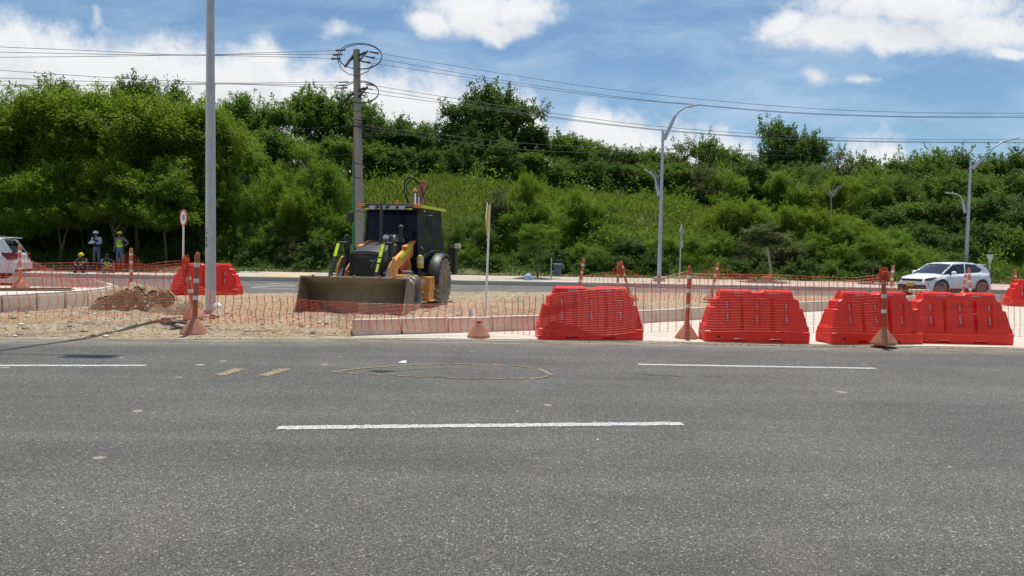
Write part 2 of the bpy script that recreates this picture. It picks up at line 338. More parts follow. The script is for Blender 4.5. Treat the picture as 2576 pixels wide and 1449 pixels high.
def tag(o, label, cat, group=None, kind=None):
    if label: o['label'] = label
    if cat: o['category'] = cat
    if group: o['group'] = group
    if kind: o['kind'] = kind
    return o
def thing(name, label, cat, loc=(0, 0, 0), rz=0, group=None):
    o = bpy.data.objects.new(name, None); C.objects.link(o); o.location = loc; o.rotation_euler = (0, 0, rz); o.empty_display_size = .2
    return tag(o, label, cat, group)
def dup(root, loc, rot, label, group=None):
    r = root.copy(); C.objects.link(r); r.location = loc; r.rotation_euler = rot; r['label'] = label
    if group: r['group'] = group
    for ch in list(root.children):
        c = ch.copy(); C.objects.link(c); c.parent = r
        for gg in list(ch.children):
            d = gg.copy(); C.objects.link(d); d.parent = c
    return r
def struct(o): o['kind'] = 'structure'; return o
def lerp(a, b, t): return a + (b - a) * t
def interp(x, pts):
    if x <= pts[0][0]: return pts[0][1]
    for (a, b), (c, d) in zip(pts, pts[1:]):
        if x <= c: return lerp(b, d, (x - a) / (c - a))
    return pts[-1][1]
def sst(x, a, b):
    t = min(1, max(0, (x - a) / (b - a))); return t * t * (3 - 2 * t)
def fbm(x, y, s=1.0, o=4): return mnoise.fractal(Vector((x * s, y * s, 3.7)), 1.0, 2.0, o)

# ------------------------------------------------------------------ ground, roads, works
E_PTS = [(-60, 3.5), (-14, 11.0), (-8.2, 11.9), (-2.66, 12.74), (.37, 12.92), (9, 12.95), (20, 12.6), (60, 8)]      # near road edge y(x)
K_PTS = [(-2.8, 13.0), (.42, 14.45), (2.9, 16.4), (4.6, 17.7), (8.2, 20.8), (9.3, 21.6), (15, 26.6)]                # kerb of the median
F_PTS = [(-60, 20), (-16, 22.6), (-8, 24.6), (0, 26.3), (3.2, 27.2), (15, 28), (60, 30)]                            # far road edge
KERB_Y = 36.0
def sheet(name, poly, z, mat):
    m = MB(); m.add([(x, y, z) for x, y in poly], [tuple(range(len(poly)))]); return struct(m.build(name, mat, smooth=0))
m = MB(); m.add([(-900, -900, -.06), (900, -900, -.06), (900, 900, -.06), (-900, 900, -.06)], [(0, 1, 2, 3)]); struct(m.build('ground', 'verge', smooth=0))
def band(name, lo, hi, z, mat, x0=-60, x1=60, n=120):
    m = MB(); rows = [[], []]
    for i in range(n + 1):
        x = lerp(x0, x1, i / n)
        rows[0].append((x, lo(x), z)); rows[1].append((x, hi(x), z))
    m.grid(rows); return struct(m.build(name, mat, smooth=0))
Ef = lambda x: interp(x, E_PTS)
band('near_road', lambda x: -25, lambda x: Ef(x) + .02, 0, 'asphalt')
band('far_road', lambda x: 18, lambda x: KERB_Y + .05, -.012, 'asphalt_far')
# dusty strip at the foot of the works: geometry with a ragged outline
m = MB(); rows = [[], [], []]
for i in range(1201):
    x = lerp(-40, 40, i / 1200); e = Ef(x); j = .10 * mnoise.noise(Vector((x * 1.7, 0, 0))) + .06 * mnoise.noise(Vector((x * 9, 4, 0)))
    rows[0].append((x, e - .16 + j, .005)); rows[1].append((x, e + .1, .008)); rows[2].append((x, e + .5, .010))
m.grid(rows); struct(m.build('dust_strip', 'dust', smooth=0))
# concrete apron right of the kerb
m = MB(); rows = [[], []]
for i in range(80):
    x = lerp(-3.2, 45, i / 79); rows[0].append((x, Ef(x) + .02, .014)); rows[1].append((x, (interp(x, K_PTS) if x < 15 else interp(x, [(15, 26.6), (45, 26.6)])) + .1, .014))
m.grid(rows); struct(m.build('concrete_apron', 'apron', smooth=0))
# median soil
def inside_med(x, y):
    e = Ef(x) + .12; k = interp(x, K_PTS) + .2 if x > -2.75 else e
    return min(y - (max(e, k) if x > -2.75 else e), interp(x, F_PTS) - y, 14.8 - x)
def med_z(x, y):
    d = inside_med(x, y)
    if d < -.15: return -.10
    base = .17 * sst(d, 0.0, 2.2) if x < -2.75 else lerp(.17, .17 * sst(d + 1.5, 0, 2.2), sst(interp(x, F_PTS) - y, 2.5, 0))
    if x < -2.75: base = lerp(base, .17, sst(x, -3.6, -2.75) * sst(d, .15, .5))
    n = .05 * fbm(x, y, .8) + .022 * fbm(x, y, 4.0) + .012 * fbm(x, y, 12)
    h = .018 + base + n * sst(d, 0, .5)
    h = max(h, .016)
    # spoil heap in front of the left island and the hole beside the pole
    mx, my = -8.05, 15.9
    r = math.hypot((x - mx) / 1.05, (y - my) / .8); h += .08 * max(0, 1 - r * r)
    r2 = math.hypot((x + 7.0) / .7, (y - 15.6) / .5); h += .22 * max(0, 1 - r2 * r2) * (1 + .6 * fbm(x, y, 4))
    r3 = math.hypot((x + 5.85) / .6, (y - 14.7) / .35); h -= .13 * max(0, 1 - r3 * r3)
    h -= .3 * max(0, 1 - math.hypot((x + 6.9), (y - 15.15) / .28) ** 2) if abs(x + 7.2) < .6 else 0
    if d < 0: h = lerp(h, -.1, -d / .15)
    return h
def zg(x, y): return med_z(x, y) if inside_med(x, y) > 0 else .0
m = MB(); rows = []
ys = [11.4 + .075 * i for i in range(120)] + [20.4 + .2 * i for i in range(42)]
xs = [-34 + .25 * i for i in range(76)] + [-15 + .085 * i for i in range(160)] + [-1.4 + .17 * i for i in range(98)]
for y in ys: rows.append([(x, y, med_z(x, y)) for x in xs])
m.grid(rows); struct(m.build('median_soil', 'soil', smooth=180))
def heap_z(x, y):
    dx = (x + 8.02) / .88; dy = y - 15.62
    f = max(0, 1 - dx * dx) ** .55 * sst(dy, -.30, .02) * sst(dy, 1.5, .35)
    return .43 * f * (1 + .38 * fbm(x, y, 2.2) + .10 * fbm(x, y, 11)) - .05 * (f < .02)
m = MB(); rows = []
for j in range(56):
    y = 15.2 + j * .036
    rows.append([(x, y + .05 * fbm(x, y, 5), med_z(x, y) - .02 + heap_z(x, y)) for x in [-9.2 + i * .036 for i in range(72)]])
m.grid(rows); sh_ = m.build('spoil_heap', 'mound', smooth=180); tag(sh_, 'heap of dug brown earth with a steep cut front beside the left island', 'earth heap')
m = MB(); rows = []
for j in range(24):
    y = 15.66 + j * .04
    rows.append([(x, y + .05 * fbm(x, y, 5), med_z(x, y) + .004 + heap_z(x, y) * 1.01 + .012 * abs(fbm(x, y, 20)) - .06 * (fbm(x, y, 3) < -.2)) for x in [-8.9 + i * .036 for i in range(56)]])
m.grid(rows); m.build('dry_crust', 'soil', sh_, smooth=180)
# kerb blocks of the median
def kerb_block(a, b, th, z0, z1, label, grp, mat='kerb', gap=.02, lip=.03, name='kerb_block', capm='cap'):
    a = Vector(a); b = Vector(b); d = (b - a).normalized(); nrm = Vector((-d.y, d.x, 0)); a = a + d * gap; b = b - d * gap
    r = thing(name, label, 'kerb block', (*(a + b).xy / 2, z0), math.atan2(d.y, d.x), grp); L = (b - a).length
    m = MB(); hh = z1 - z0
    m.prism([(-L / 2, -.0, 0), (-L / 2, th, 0), (-L / 2, th, hh - .012), (-L / 2, lip, hh - .012), (-L / 2, lip * .4, hh - .06)], (L, 0, 0)); m.build('block_body', mat, r, bevel=.008)
    m = MB(); m.box((0, th / 2 + lip / 2, hh), (L, th - lip, .024)); m.build('block_top', capm, r, bevel=.006)
    return r
def resample(pts, step):
    out = []; P = [Vector((x, y, 0)) for x, y in pts]; cum = [0]
    for a, b in zip(P, P[1:]): cum.append(cum[-1] + (b - a).length)
    n = int(cum[-1] / step); 
    for k in range(n + 1):
        s = cum[-1] * k / n
        for i in range(len(P) - 1):
            if s <= cum[i + 1] + 1e-6: out.append(P[i].lerp(P[i + 1], (s - cum[i]) / (cum[i + 1] - cum[i]))); break
    return out
kp = resample([(-2.8, 13.0), (-1.2, 13.75), (.42, 14.5), (2.9, 16.45), (4.6, 17.75), (8.2, 20.85), (9.3, 21.65), (12, 23.9), (15, 26.6)], .9)
klab = {0: 'concrete kerb block at the open left end of the median kerb', 1: 'second concrete kerb block from the open end, stained brown', 2: 'concrete kerb block behind the bare cone base, on its left', 3: 'concrete kerb block directly behind the bare cone base', 4: 'concrete kerb block half hidden by the first red barrier'}
for i, (a, b) in enumerate(zip(kp, kp[1:])):
    pxm = CX + F * (a.x + b.x) / (a.y + b.y)
    lab = klab.get(i) or ('concrete kerb block number %d from the open end, behind a red barrier' % (i + 1) if not 1615 < pxm < 1770 and not 2035 < pxm < 2085 else 'kerb block number %d from the open end, seen between two red barriers' % (i + 1))
    kerb_block(a, b, .16, .0, .285 + .006 * math.sin(i * 2.3), lab, 'kerb blocks edging the dirt median')
# left raised island
wl = [(-16, 11.2), (-13.4, 12.5), (-11.6, 13.5)] + [((px - 1288) / 1860 * Y, Y) for px, Y in ((4, 14.5), (92, 15.1), (163, 15.75), (221, 16.35), (255, 16.95), (301, 18.4))]
names = ['far left', 'left of the leftmost seen joint', 'beside the picture edge', 'under the timber plank', 'right of the plank end', 'middle of the curve', 'narrow one on the curve', 'at the rounded end by the spoil heap']
for i, (a, b) in enumerate(zip(wl, wl[1:])):
    kerb_block(a + (0,), b + (0,), .17, .0, .5 + .006 * i, 'tall precast concrete block edging the left island, ' + names[i], 'tall blocks edging the left island', name='wall_block')
kerb_block(wl[-1] + (0,), (-11.2, 20.6, 0), .17, 0, .5, 'tall concrete block at the back corner of the left island', 'tall blocks edging the left island', name='wall_block')
m = MB(); pl = [(x + (-.14 if y > 14 else -.12), y + .12) for x, y in wl] + [(-11.3, 20.9), (-16, 21.2), (-34, 19.5), (-34, 12)]
m.prism([(x, y, -.02) for x, y in pl], (0, 0, .37)); struct(m.build('island_fill', 'cap', smooth=0))
# far sidewalk, kerb, markings
m = MB(); m.box((0, KERB_Y + .09, .08), (160, .18, .24)); struct(m.build('far_kerb', 'dark_kerb', smooth=0, bevel=.02))
m = MB(); m.grid([[(x, KERB_Y + .17, .195) for x in range(-80, 81, 4)], [(x, KERB_Y + 4.6, .34) for x in range(-80, 81, 4)]]); struct(m.build('far_sidewalk', 'walk', smooth=0))
a = gp(650, 697, .25); 
m = MB(); m.grid([[(x, KERB_Y + .2, .205) for x in (-12.6, -10.5)], [(x, KERB_Y + 3.9, .325) for x in (-12.4, -10.3)]]); struct(m.build('tan_paving', 'tactile', smooth=0))
def strip(name, pts, wd, z, mat):
    P = [Vector((p[0], p[1], z)) for p in pts]; rows = [[], []]; jit = 0
    if mat in ('white_paint', 'yellow_paint'):
        Q = []
        for a_, b_ in zip(P, P[1:]):
            k_ = max(1, int((b_ - a_).length / .025)); Q += [a_.lerp(b_, i_ / k_) for i_ in range(k_)]
        P = Q + [P[-1]]; jit = .10 * wd
    for i, p in enumerate(P):
        t = (P[min(i + 1, len(P) - 1)] - P[max(i - 1, 0)]).normalized(); nn = Vector((-t.y, t.x, 0)) * wd / 2; 
        if jit: rows[0].append(p - nn + nn.normalized() * jit * (mnoise.noise(p * 17) * 1.6 + mnoise.noise(p * 60) * 1.3)); rows[1].append(p + nn + nn.normalized() * jit * (mnoise.noise(p * 19 + Vector((5, 0, 0))) * 1.6 + mnoise.noise(p * 55) * 1.3))
        else: rows[0].append(p - nn); rows[1].append(p + nn)
    return struct(MB().grid(rows).build(name, mat, smooth=0))
def pxs(*pts, z=0): return [gp(x, y, z) for x, y in pts]
def dens_(pts, n=12):
    out = []
    for a, b in zip(pts, pts[1:]):
        for i in range(n): out.append(a.lerp(b, i / n))
    return out + [pts[-1]]
strip('lane_marking', pxs((697, 1077), (1200, 1071), (1717, 1066)), .125, .004, 'white_paint')
strip('lane_marking', pxs((1605, 917), (1900, 922), (2203, 927)), .12, .004, 'white_paint')
strip('lane_marking', pxs((-300, 921), (0, 920), (367, 920)), .12, .004, 'white_paint')
strip('lane_marking', pxs((493, 918), (514, 919)), .06, .004, 'faded_paint')
strip('far_lane_marking', [(-6.5, 31.8), (40, 31.6)], .10, -.006, 'white_paint')
strip('far_edge_line', [(-60, 35.45), (60, 35.45)], .13, -.006, 'white_paint')
strip('far_edge_line', [(x, interp(x, F_PTS) + .5) for x in range(-30, 4)], .12, -.006, 'faded_paint')
for pts in (((630, 722), (700, 719), (742, 720)), ((634, 723), (745, 727)), ((668, 712), (745, 715)), ((640, 716), (745, 718.5))):
    strip('arrow_marking', dens_(pxs(*pts), 4), .2, -.006, 'faded_paint')
# yellow outline round a pavement repair
ov = [(838, 937), (900, 928), (985, 921), (1070, 917.5), (1160, 916.5), (1240, 918), (1310, 922), (1355, 929), (1386, 942), (1372, 949), (1330, 953.5), (1270, 954.5), (1190, 954), (1110, 950), (1020, 947), (940, 943), (870, 939)]
P = [gp(*p) for p in ov]
m = MB(); cc = sum(P, Vector()) / len(P); pp = [cc + (p - cc) * .93 for p in dens_(P + [P[0]], 3)[:-1]]
pp = [p + (p - cc).normalized() * .06 * mnoise.noise(p * 3) for p in pp]
m.add([(p.x, p.y, .003) for p in pp], [tuple(range(len(pp)))]); struct(m.build('road_patch', 'patch', smooth=0))
dd = dens_(P + [P[0]], 8); seg = []; k = 0; r5 = random.Random(5)
while k < len(dd) - 3:
    n = r5.randint(4, 11)
    q = [p + Vector((0, .022 * mnoise.noise(p * 6), 0)) for p in dd[k:k + n]]
    strip('oval_marking', q, r5.uniform(.03, .075), .0065, 'yellow_paint'); k += n + r5.choice((-1, 0, 1, 2))
for pts in (((550, 944), (575, 938), (604, 928)), ((660, 946), (688, 938), (720, 928))):
    strip('slash_marking', dens_(pxs(*pts), 5), .15, .005, 'yellow_paint')
def crack(pts, wd, seed):
    q = dens_(pxs(*pts), 14); q = [p + Vector((0, .05 * mnoise.noise(Vector((p.x * 5, seed, 0))), 0)) for p in q]
    P = q; rows = [[], []]
    for i, p in enumerate(P):
        wv = wd * (.25 + abs(mnoise.noise(Vector((p.x * 7, seed, 2)))) * 1.6) * math.sin(PI * min(1, max(.05, i / len(P))))
        rows[0].append((p.x, p.y - wv, .0065)); rows[1].append((p.x, p.y + wv, .0065))
    struct(MB().grid(rows).build('road_crack', 'crack', smooth=0))
crack([(1545, 938), (1600, 942), (1700, 947), (1760, 951)], .02, 1); crack([(1760, 951), (1830, 946)], .012, 2); crack([(1880, 941), (1960, 938), (2050, 953)], .014, 3)
crack([(1000, 945), (1130, 951), (1280, 953)], .012, 4); crack([(925, 934), (960, 937), (1060, 930), (1180, 926)], .02, 5)
m = MB(); c0 = gp(962, 935); m.add([(c0.x + .13 * math.cos(t) * (1 + .4 * math.sin(3 * t)), c0.y + .07 * math.sin(t), .0078) for t in [i * PI / 8 for i in range(16)]], [tuple(range(16))]); struct(m.build('pothole', 'crack', smooth=0))

# hillside -----------------------------------------------------------
RIDGE = [(-60, 5.0), (-30, 6.2), (-16, 6.7), (-5, 6.7), (0, 6.5), (4, 6.2), (12.8, 5.4), (22, 3.9), (31, 2.8), (45, 2.2), (90, 2.2)]
def hill(x, y):
    y0 = 40.4; 
    if y < y0: 
        return .34
    x_ = x * 58 / max(y, 45)
    h = interp(x_, RIDGE)
    top = h * sst(y, y0 - 2, 60) + .045 * max(0, y - 62)
    return .26 + top * 1.0 + (.45 * fbm(x, y, .16) + .16 * fbm(x, y, .7)) * sst(y, y0, y0 + 2)
m = MB(); rows = []
for j in range(110):
    y = 40.35 + (j / 109) ** 1.6 * 110
    rows.append([(x * (1 + .01 * j), y, hill(x * (1 + .01 * j), y)) for x in [-70 + i * 1.0 for i in range(141)]])
m.grid(rows); struct(m.build('hillside', 'hill', smooth=180))
# left berm behind the workers
m = MB(); rows = []
for j in range(16):
    y = 37.2 + j * .35
    rows.append([(x, y, .17 + .36 * sst(y, 37.3, 39) * sst(x, -13, -16.5) + .07 * sst(y, 37.3, 39) * fbm(x, y, 1.2) * sst(x, -13, -16)) for x in [-45 + i * .4 for i in range(81)]])
m.grid(rows); struct(m.build('verge_berm', 'verge', smooth=180))

# ------------------------------------------------------------------ vegetation
def leafmesh(name, pos, dirv, side, L, Wd, tint, mat, tri=False):
    n = len(pos)
    a = pos - side * Wd[:, None] * .5 * .35; b = pos + side * Wd[:, None] * .5 * .35
    mid = pos + dirv * L[:, None] * .45
    c = mid + side * Wd[:, None] * .5; e = mid - side * Wd[:, None] * .5; tip = pos + dirv * L[:, None]
    droop = np.array([0, 0, -1.0]) * (L[:, None] * .12); tip = tip + droop
    V = np.stack([pos, c, tip, e], 1).reshape(-1, 3)
    me = bpy.data.meshes.new(name); me.vertices.add(n * 4); me.vertices.foreach_set('co', V.astype(np.float32).ravel())
    me.loops.add(n * 4); me.loops.foreach_set('vertex_index', np.arange(n * 4, dtype=np.int32))
    me.polygons.add(n); me.polygons.foreach_set('loop_start', np.arange(0, n * 4, 4, dtype=np.int32))
    me.update(calc_edges=True); me.validate()
    at_ = me.attributes.new('tint', 'FLOAT', 'FACE'); at_.data.foreach_set('value', np.clip(tint, 0, 1).astype(np.float32))
    me.materials.append(M[mat]); return me
def nrm(a): return a / (np.linalg.norm(a, axis=1, keepdims=True) + 1e-9)
def crown_mesh(name, seed, kind, mat, nclump=60, per=160, shape='round'):
    # a crown about 6 m wide and 6 m high, z from 0 to 6; clumps sit on lobes at limb ends
    r = np.random.default_rng(seed)
    nl = 20; lob = []
    for i in range(nl):
        ph = r.uniform(0, 2 * PI); zz = {'flat': r.uniform(1.2, 5.0), 'bush': r.uniform(.2, 4.6)}.get(shape, r.uniform(.7, 4.9))
        pr = 2.15 * math.sqrt(max(.05, 1 - ((zz - {'flat': 3.4, 'bush': 1.6}.get(shape, 2.6)) / {'flat': 2.6, 'bush': 3.6}.get(shape, 3.0)) ** 2))
        rr = pr * r.uniform(.35, 1.0); lob.append((rr * math.cos(ph), rr * math.sin(ph), zz, r.uniform(.6, 1.15)))
    lob.append((.2, 0, 4.9, .9)); lob.append((0, 0, 3.0, 1.5)); lob = np.array(lob)
    which = r.integers(0, len(lob), nclump); d = nrm(r.normal(size=(nclump, 3))); d[:, 2] = np.where(d[:, 2] < -.3, -d[:, 2] * .6, d[:, 2])
    cc = lob[which, :3] + d * lob[which, 3:4] * r.uniform(.72, 1.08, (nclump, 1)) * np.array([1, 1, .9])
    out = d
    n = nclump * per; ci = np.repeat(np.arange(nclump), per)
    cr = r.uniform(.34, .78, nclump)[ci]
    q = nrm(r.normal(size=(n, 3))) * (r.uniform(0, 1, (n, 1)) ** .55); q[:, 2] *= .75
    pos = cc[ci] + q * cr[:, None] + np.stack([np.zeros(n)] * 2 + [-.18 * (q[:, 0] ** 2 + q[:, 1] ** 2)], 1)
    if kind == 'fea':
        dv = nrm(out[ci] * .7 + q * .8 + r.normal(size=(n, 3)) * .45 + np.array([0, 0, -.25])); L = r.uniform(.14, .30, n); W = r.uniform(.04, .07, n)
    elif kind == 'fine':
        dv = nrm(q * .8 + r.normal(size=(n, 3)) * .7); L = r.uniform(.10, .18, n); W = r.uniform(.05, .09, n)
    else:
        dv = nrm(out[ci] * .4 + q * .9 + r.normal(size=(n, 3)) * .6 + np.array([0, 0, -.1])); L = r.uniform(.13, .26, n); W = r.uniform(.08, .14, n)
    k = r.random(n) < .16                                  # leaves carried on shoots that stick out of the crown
    sh = nrm(out * .8 + r.normal(size=(nclump, 3)) * .35 + np.array([0, 0, .45])); tt = r.uniform(.2, 1.0, n)
    shoot = cc[ci] + sh[ci] * (cr * (.6 + 1.35 * tt))[:, None] + r.normal(size=(n, 3)) * .07 - np.array([0, 0, .25]) * (tt ** 2)[:, None]
    pos = np.where(k[:, None], shoot, pos)
    up = nrm(np.array([0, 0, 1.0]) + q * .7 + r.normal(size=(n, 3)) * .45)
    side = nrm(np.cross(dv, up))
    tint = (r.uniform(0, 1, nclump)[ci] * .45 + r.uniform(0, 1, n) * .55) 
    # stray sprigs breaking the outline
    return leafmesh(name, pos, dv, side, L, W, tint, mat)
def trunk_mesh(name, seed, mat='bark', multi=1):
    r = random.Random(seed); m = MB()
    for k in range(multi):
        ph = r.uniform(0, 6.28); sp = .0 if multi == 1 else .09
        pts = []; x = y = 0; ax = sp * 3 * math.cos(ph); ay = sp * 3 * math.sin(ph)
        for i in range(7):
            t = i / 6; pts.append((ax * t + .04 * math.sin(3 * t + ph), ay * t + .04 * math.cos(4 * t + ph), t * .72))
        m.tube(pts, [.034 * (1 - .55 * i / 6) / math.sqrt(multi) for i in range(7)], 7)
        for j in range(7):
            i = r.randint(3, 6); p = Vector(pts[i]); a = r.uniform(0, 6.28); e = r.uniform(.3, .7)
            q1 = p + Vector((math.cos(a) * e * .4, math.sin(a) * e * .4, .10)); q2 = p + Vector((math.cos(a) * e, math.sin(a) * e, r.uniform(.12, .25)))
            m.tube([p, q1, q2], [.016, .010, .004], 5)
    return m.build(name, mat).data if False else m
PROTO = {}
def protos(key, kind, mat, n, **k):
    PROTO[key] = [crown_mesh('crown', hash_(key) + i * 17, kind, mat, **k) for i in range(n)]
def hash_(s): return sum(ord(c) * (i + 3) for i, c in enumerate(s)) % 1000
protos('fea', 'fea', 'fea', 3, nclump=240, per=125, shape='flat')
protos('fea2', 'fea', 'fea2', 3, nclump=220, per=115, shape='bush')
protos('brd', 'brd', 'brd', 3, nclump=210, per=120)
protos('drk', 'brd', 'drk', 3, nclump=210, per=120)
protos('gry', 'brd', 'grey_leaf', 1, nclump=200, per=110, shape='bush')
protos('fine', 'fine', 'brd', 2, nclump=200, per=120, shape='bush')
TR = []
for i in range(3):
    m = trunk_mesh('trunk', 40 + i, multi=(1, 2, 3)[i]); o = m.build('trunk', 'bark'); TR.append(o.data); bpy.data.objects.remove(o)
nveg = [0]
def plant(px, topy, Y, wd, key, label, name='tree', cat='tree', grp='trees on the hillside', cb=.25, z=None, x=None, dz=0, tr=None):
    """stands at pixel column px, distance Y; its top reaches topy; crown wd metres wide starting at fraction cb of its height"""
    i = nveg[0]; nveg[0] += 1; r = random.Random(900 + i)
    p = at(px, topy + (13 if Y > 50 else 6), Y); gz = hill(p.x, Y) if z is None else z; hgt = max(.8, p.z - gz + .12)
    t = thing(name, label, cat, (p.x, Y, gz - .05), r.uniform(0, 6.28), grp)
    c = bpy.data.objects.new('crown', PROTO[key][i % len(PROTO[key])]); C.objects.link(c); c.parent = t
    ch = max(hgt * (1 - cb), wd * .80); c.location = (0, 0, hgt - ch); c.scale = (wd / 6.2, wd / 6.2, ch / 5.7)
    k = bpy.data.objects.new('trunk', TR[(i if tr is None else tr) % 3]); C.objects.link(k); k.parent = t
    k.scale = (wd * .42, wd * .42, hgt); return t
# big feathery trees on the left
for a in [
 (-60, 252, 43, 8.5, 'fea', 'feathery yellow-green tree cut by the left edge of the photo', .22),
 (85, 236, 44, 8.5, 'fea', 'feathery yellow-green tree behind the white car, second from the left edge', .25),
 (215, 240, 43.5, 8.0, 'fea', 'wide feathery tree above the worker in the white helmet', .30),
 (345, 248, 43, 8.0, 'fea', 'wide feathery tree above the worker in the yellow helmet and lime vest', .34),
 (455, 252, 44, 7.0, 'fea', 'feathery tree above the 30 speed limit sign', .32),
 (545, 290, 45, 5.5, 'fea', 'feathery tree directly behind the tall grey pole', .25)]:
    plant(*a[:6], name='feathery_tree', cat='tree', grp='feathery trees at the left', cb=a[6])
for a in [
 (20, 430, 40.6, 5.0, 'fea2', 'low dark feathery tree just behind the white car roof', .30), (150, 400, 40.8, 5.5, 'fea', 'lower drooping feathery tree between the white car and the workers', .42),
 (300, 420, 40.6, 5.0, 'fea', 'lower drooping feathery tree right above the standing workers', .45), (415, 400, 41.0, 4.8, 'fea2', 'lower feathery tree left of the 30 speed limit sign', .35),
 (500, 440, 43, 3.6, 'fea', 'slender drooping tree between the speed sign and the tall grey pole', .2)]:
    plant(*a[:6], name='feathery_tree', cat='tree', grp='lower feathery trees at the left', cb=a[6])
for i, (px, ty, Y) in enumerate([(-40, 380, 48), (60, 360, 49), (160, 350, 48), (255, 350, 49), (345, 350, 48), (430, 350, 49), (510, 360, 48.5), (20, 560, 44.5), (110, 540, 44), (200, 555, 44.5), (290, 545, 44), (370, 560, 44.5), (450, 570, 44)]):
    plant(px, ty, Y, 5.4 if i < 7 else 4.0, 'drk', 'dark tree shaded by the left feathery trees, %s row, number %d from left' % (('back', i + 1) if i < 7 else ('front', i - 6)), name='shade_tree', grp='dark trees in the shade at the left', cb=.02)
# dark broad-leaved trees standing behind them
for a in [
 (160, 198, 56, 5.2, 'drk', 'dark broad-leaved tree crown showing above the left feathery trees, left one'), (350, 190, 56, 5.2, 'drk', 'dark broad-leaved crown above the feathery trees, tallest knobbly one'),
 (440, 212, 55, 4.6, 'drk', 'dark crown above the feathery trees, just left of the tall grey pole'),
 (620, 228, 58, 5.0, 'brd', 'bushy green tree just right of the tall grey pole'), (690, 255, 58, 5.0, 'brd', 'green broad-leaved tree midway between the grey pole and the utility pole'),
 (790, 222, 62, 6.5, 'brd', 'tall bright green tree left of the utility pole'), (880, 230, 62, 6.0, 'brd', 'tall green tree directly behind the utility pole top'),
 (940, 280, 64, 5.5, 'brd', 'green tree just right of the utility pole'), (1010, 292, 64, 5.5, 'drk', 'dense dark tree between the utility pole and the tallest dark tree'),
 (1085, 300, 63, 5.5, 'brd', 'green tree at the left foot of the tallest dark tree'),
 (1235, 202, 66, 7.8, 'drk', 'tallest dark tree standing clear on the ridge, upper crown'), (1170, 250, 64, 6.6, 'drk', 'dark tree forming the left shoulder of the tallest dark tree'),
 (1300, 250, 64.5, 6.6, 'drk', 'dark tree forming the right shoulder of the tallest dark tree'),
 (1340, 320, 66, 4.2, 'brd', 'pale green tree tucked against the right side of the tallest dark tree'), (1420, 330, 64, 5.2, 'brd', 'bright leafy tree right of the tallest dark tree'),
 (1485, 345, 66, 5.0, 'brd', 'leafy tree with ragged top below the small white cloud'), (1560, 362, 67, 5.2, 'drk', 'dark tree below the small white cloud, left of the nearer street lamp'),
 (1630, 368, 68, 5.0, 'brd', 'green tree left of the nearer street lamp post'), (1720, 345, 70, 5.8, 'gry', 'greyish green tree just right of the nearer street lamp'),
 (1785, 342, 70, 5.0, 'brd', 'round green tree second right of the nearer street lamp'), (1850, 372, 72, 5.0, 'brd', 'green tree left of the tall dark tree at the right'),
 (1960, 296, 72, 7.6, 'drk', 'tall dark tree rising above the others at the right'), (2025, 326, 72, 6.4, 'drk', 'dark tree leaning against the right side of the tall right-hand tree'),
 (2105, 368, 76, 6.0, 'gry', 'greyish tree right of the tall right-hand tree'), (2180, 382, 78, 6.0, 'drk', 'dark tree below the small cloud at the right'),
 (2265, 388, 76, 6.5, 'brd', 'green tree on the skyline left of the farther street lamp'), (2345, 376, 76, 6.5, 'brd', 'rounded green skyline tree near the farther street lamp, left one'),
 (2415, 372, 76, 6.0, 'drk', 'dark skyline tree behind the farther street lamp head'), (2490, 385, 76, 6.0, 'brd', 'green skyline tree right of the farther street lamp'), (2560, 378, 74, 6.5, 'drk', 'dark skyline tree at the right edge of the photo'), (2640, 380, 74, 6.5, 'drk', 'dark tree cut by the right edge on the skyline')]:
    plant(*a, name='broadleaf_tree', cat='tree', grp='broad-leaved trees along the ridge', cb=.12)
# second row, below the skyline
lab2 = ['left of utility pole', 'right of utility pole', 'below tallest dark tree', 'below small white cloud', 'left of near lamp', 'right of near lamp', 'below tall right-hand tree', 'left of far lamp', 'right of far lamp']
row2 = [(600, 330, 52, 4.8, 'fea2', 0), (670, 320, 55, 5, 'brd', 0), (750, 335, 55, 5, 'fea2', 0), (840, 340, 56, 4.6, 'brd', 0), (930, 352, 60, 4.6, 'brd', 1), (1010, 360, 60, 5, 'drk', 1), (1090, 368, 60, 4.5, 'drk', 1), (1170, 350, 61, 4.6, 'drk', 2), (1260, 350, 61, 5, 'drk', 2), (1345, 375, 61, 4.2, 'brd', 2), (1410, 385, 61, 4.2, 'fine', 3), (1480, 395, 61, 4.4, 'drk', 3), (1550, 402, 62, 4.4, 'drk', 3), (1620, 405, 62, 4.4, 'brd', 4), (1700, 400, 62, 4.6, 'brd', 5), (1770, 405, 61, 4.6, 'gry', 5), (1830, 420, 60, 4.6, 'fea2', 5), (1900, 400, 62, 4.8, 'drk', 6), (1975, 420, 60, 4.8, 'fea2', 6), (2050, 400, 62, 5, 'fine', 6), (2115, 440, 58, 5, 'fea', 6), (2190, 425, 62, 5.2, 'fea2', 7), (2265, 430, 62, 5.2, 'fine', 7), (2335, 440, 62, 5, 'brd', 7), (2400, 430, 60, 5, 'brd', 7), (2470, 440, 60, 5, 'brd', 8), (2545, 430, 60, 5.4, 'drk', 8), (2610, 450, 58, 5, 'drk', 8)]
lab3 = {'fea2': 'fresh green feathery tree', 'fea': 'yellowish feathery tree', 'brd': 'mid green broad-leaved tree', 'drk': 'dark green dense tree', 'gry': 'dusty grey-green tree', 'fine': 'small-leaved bushy tree'}
cnt = {}
def uniq(base):
    cnt[base] = cnt.get(base, 0) + 1; k = cnt[base]
    return base + ', ' + ['leftmost', 'second', 'third', 'fourth', 'fifth', 'sixth', 'seventh', 'eighth'][k - 1] + ' of them'
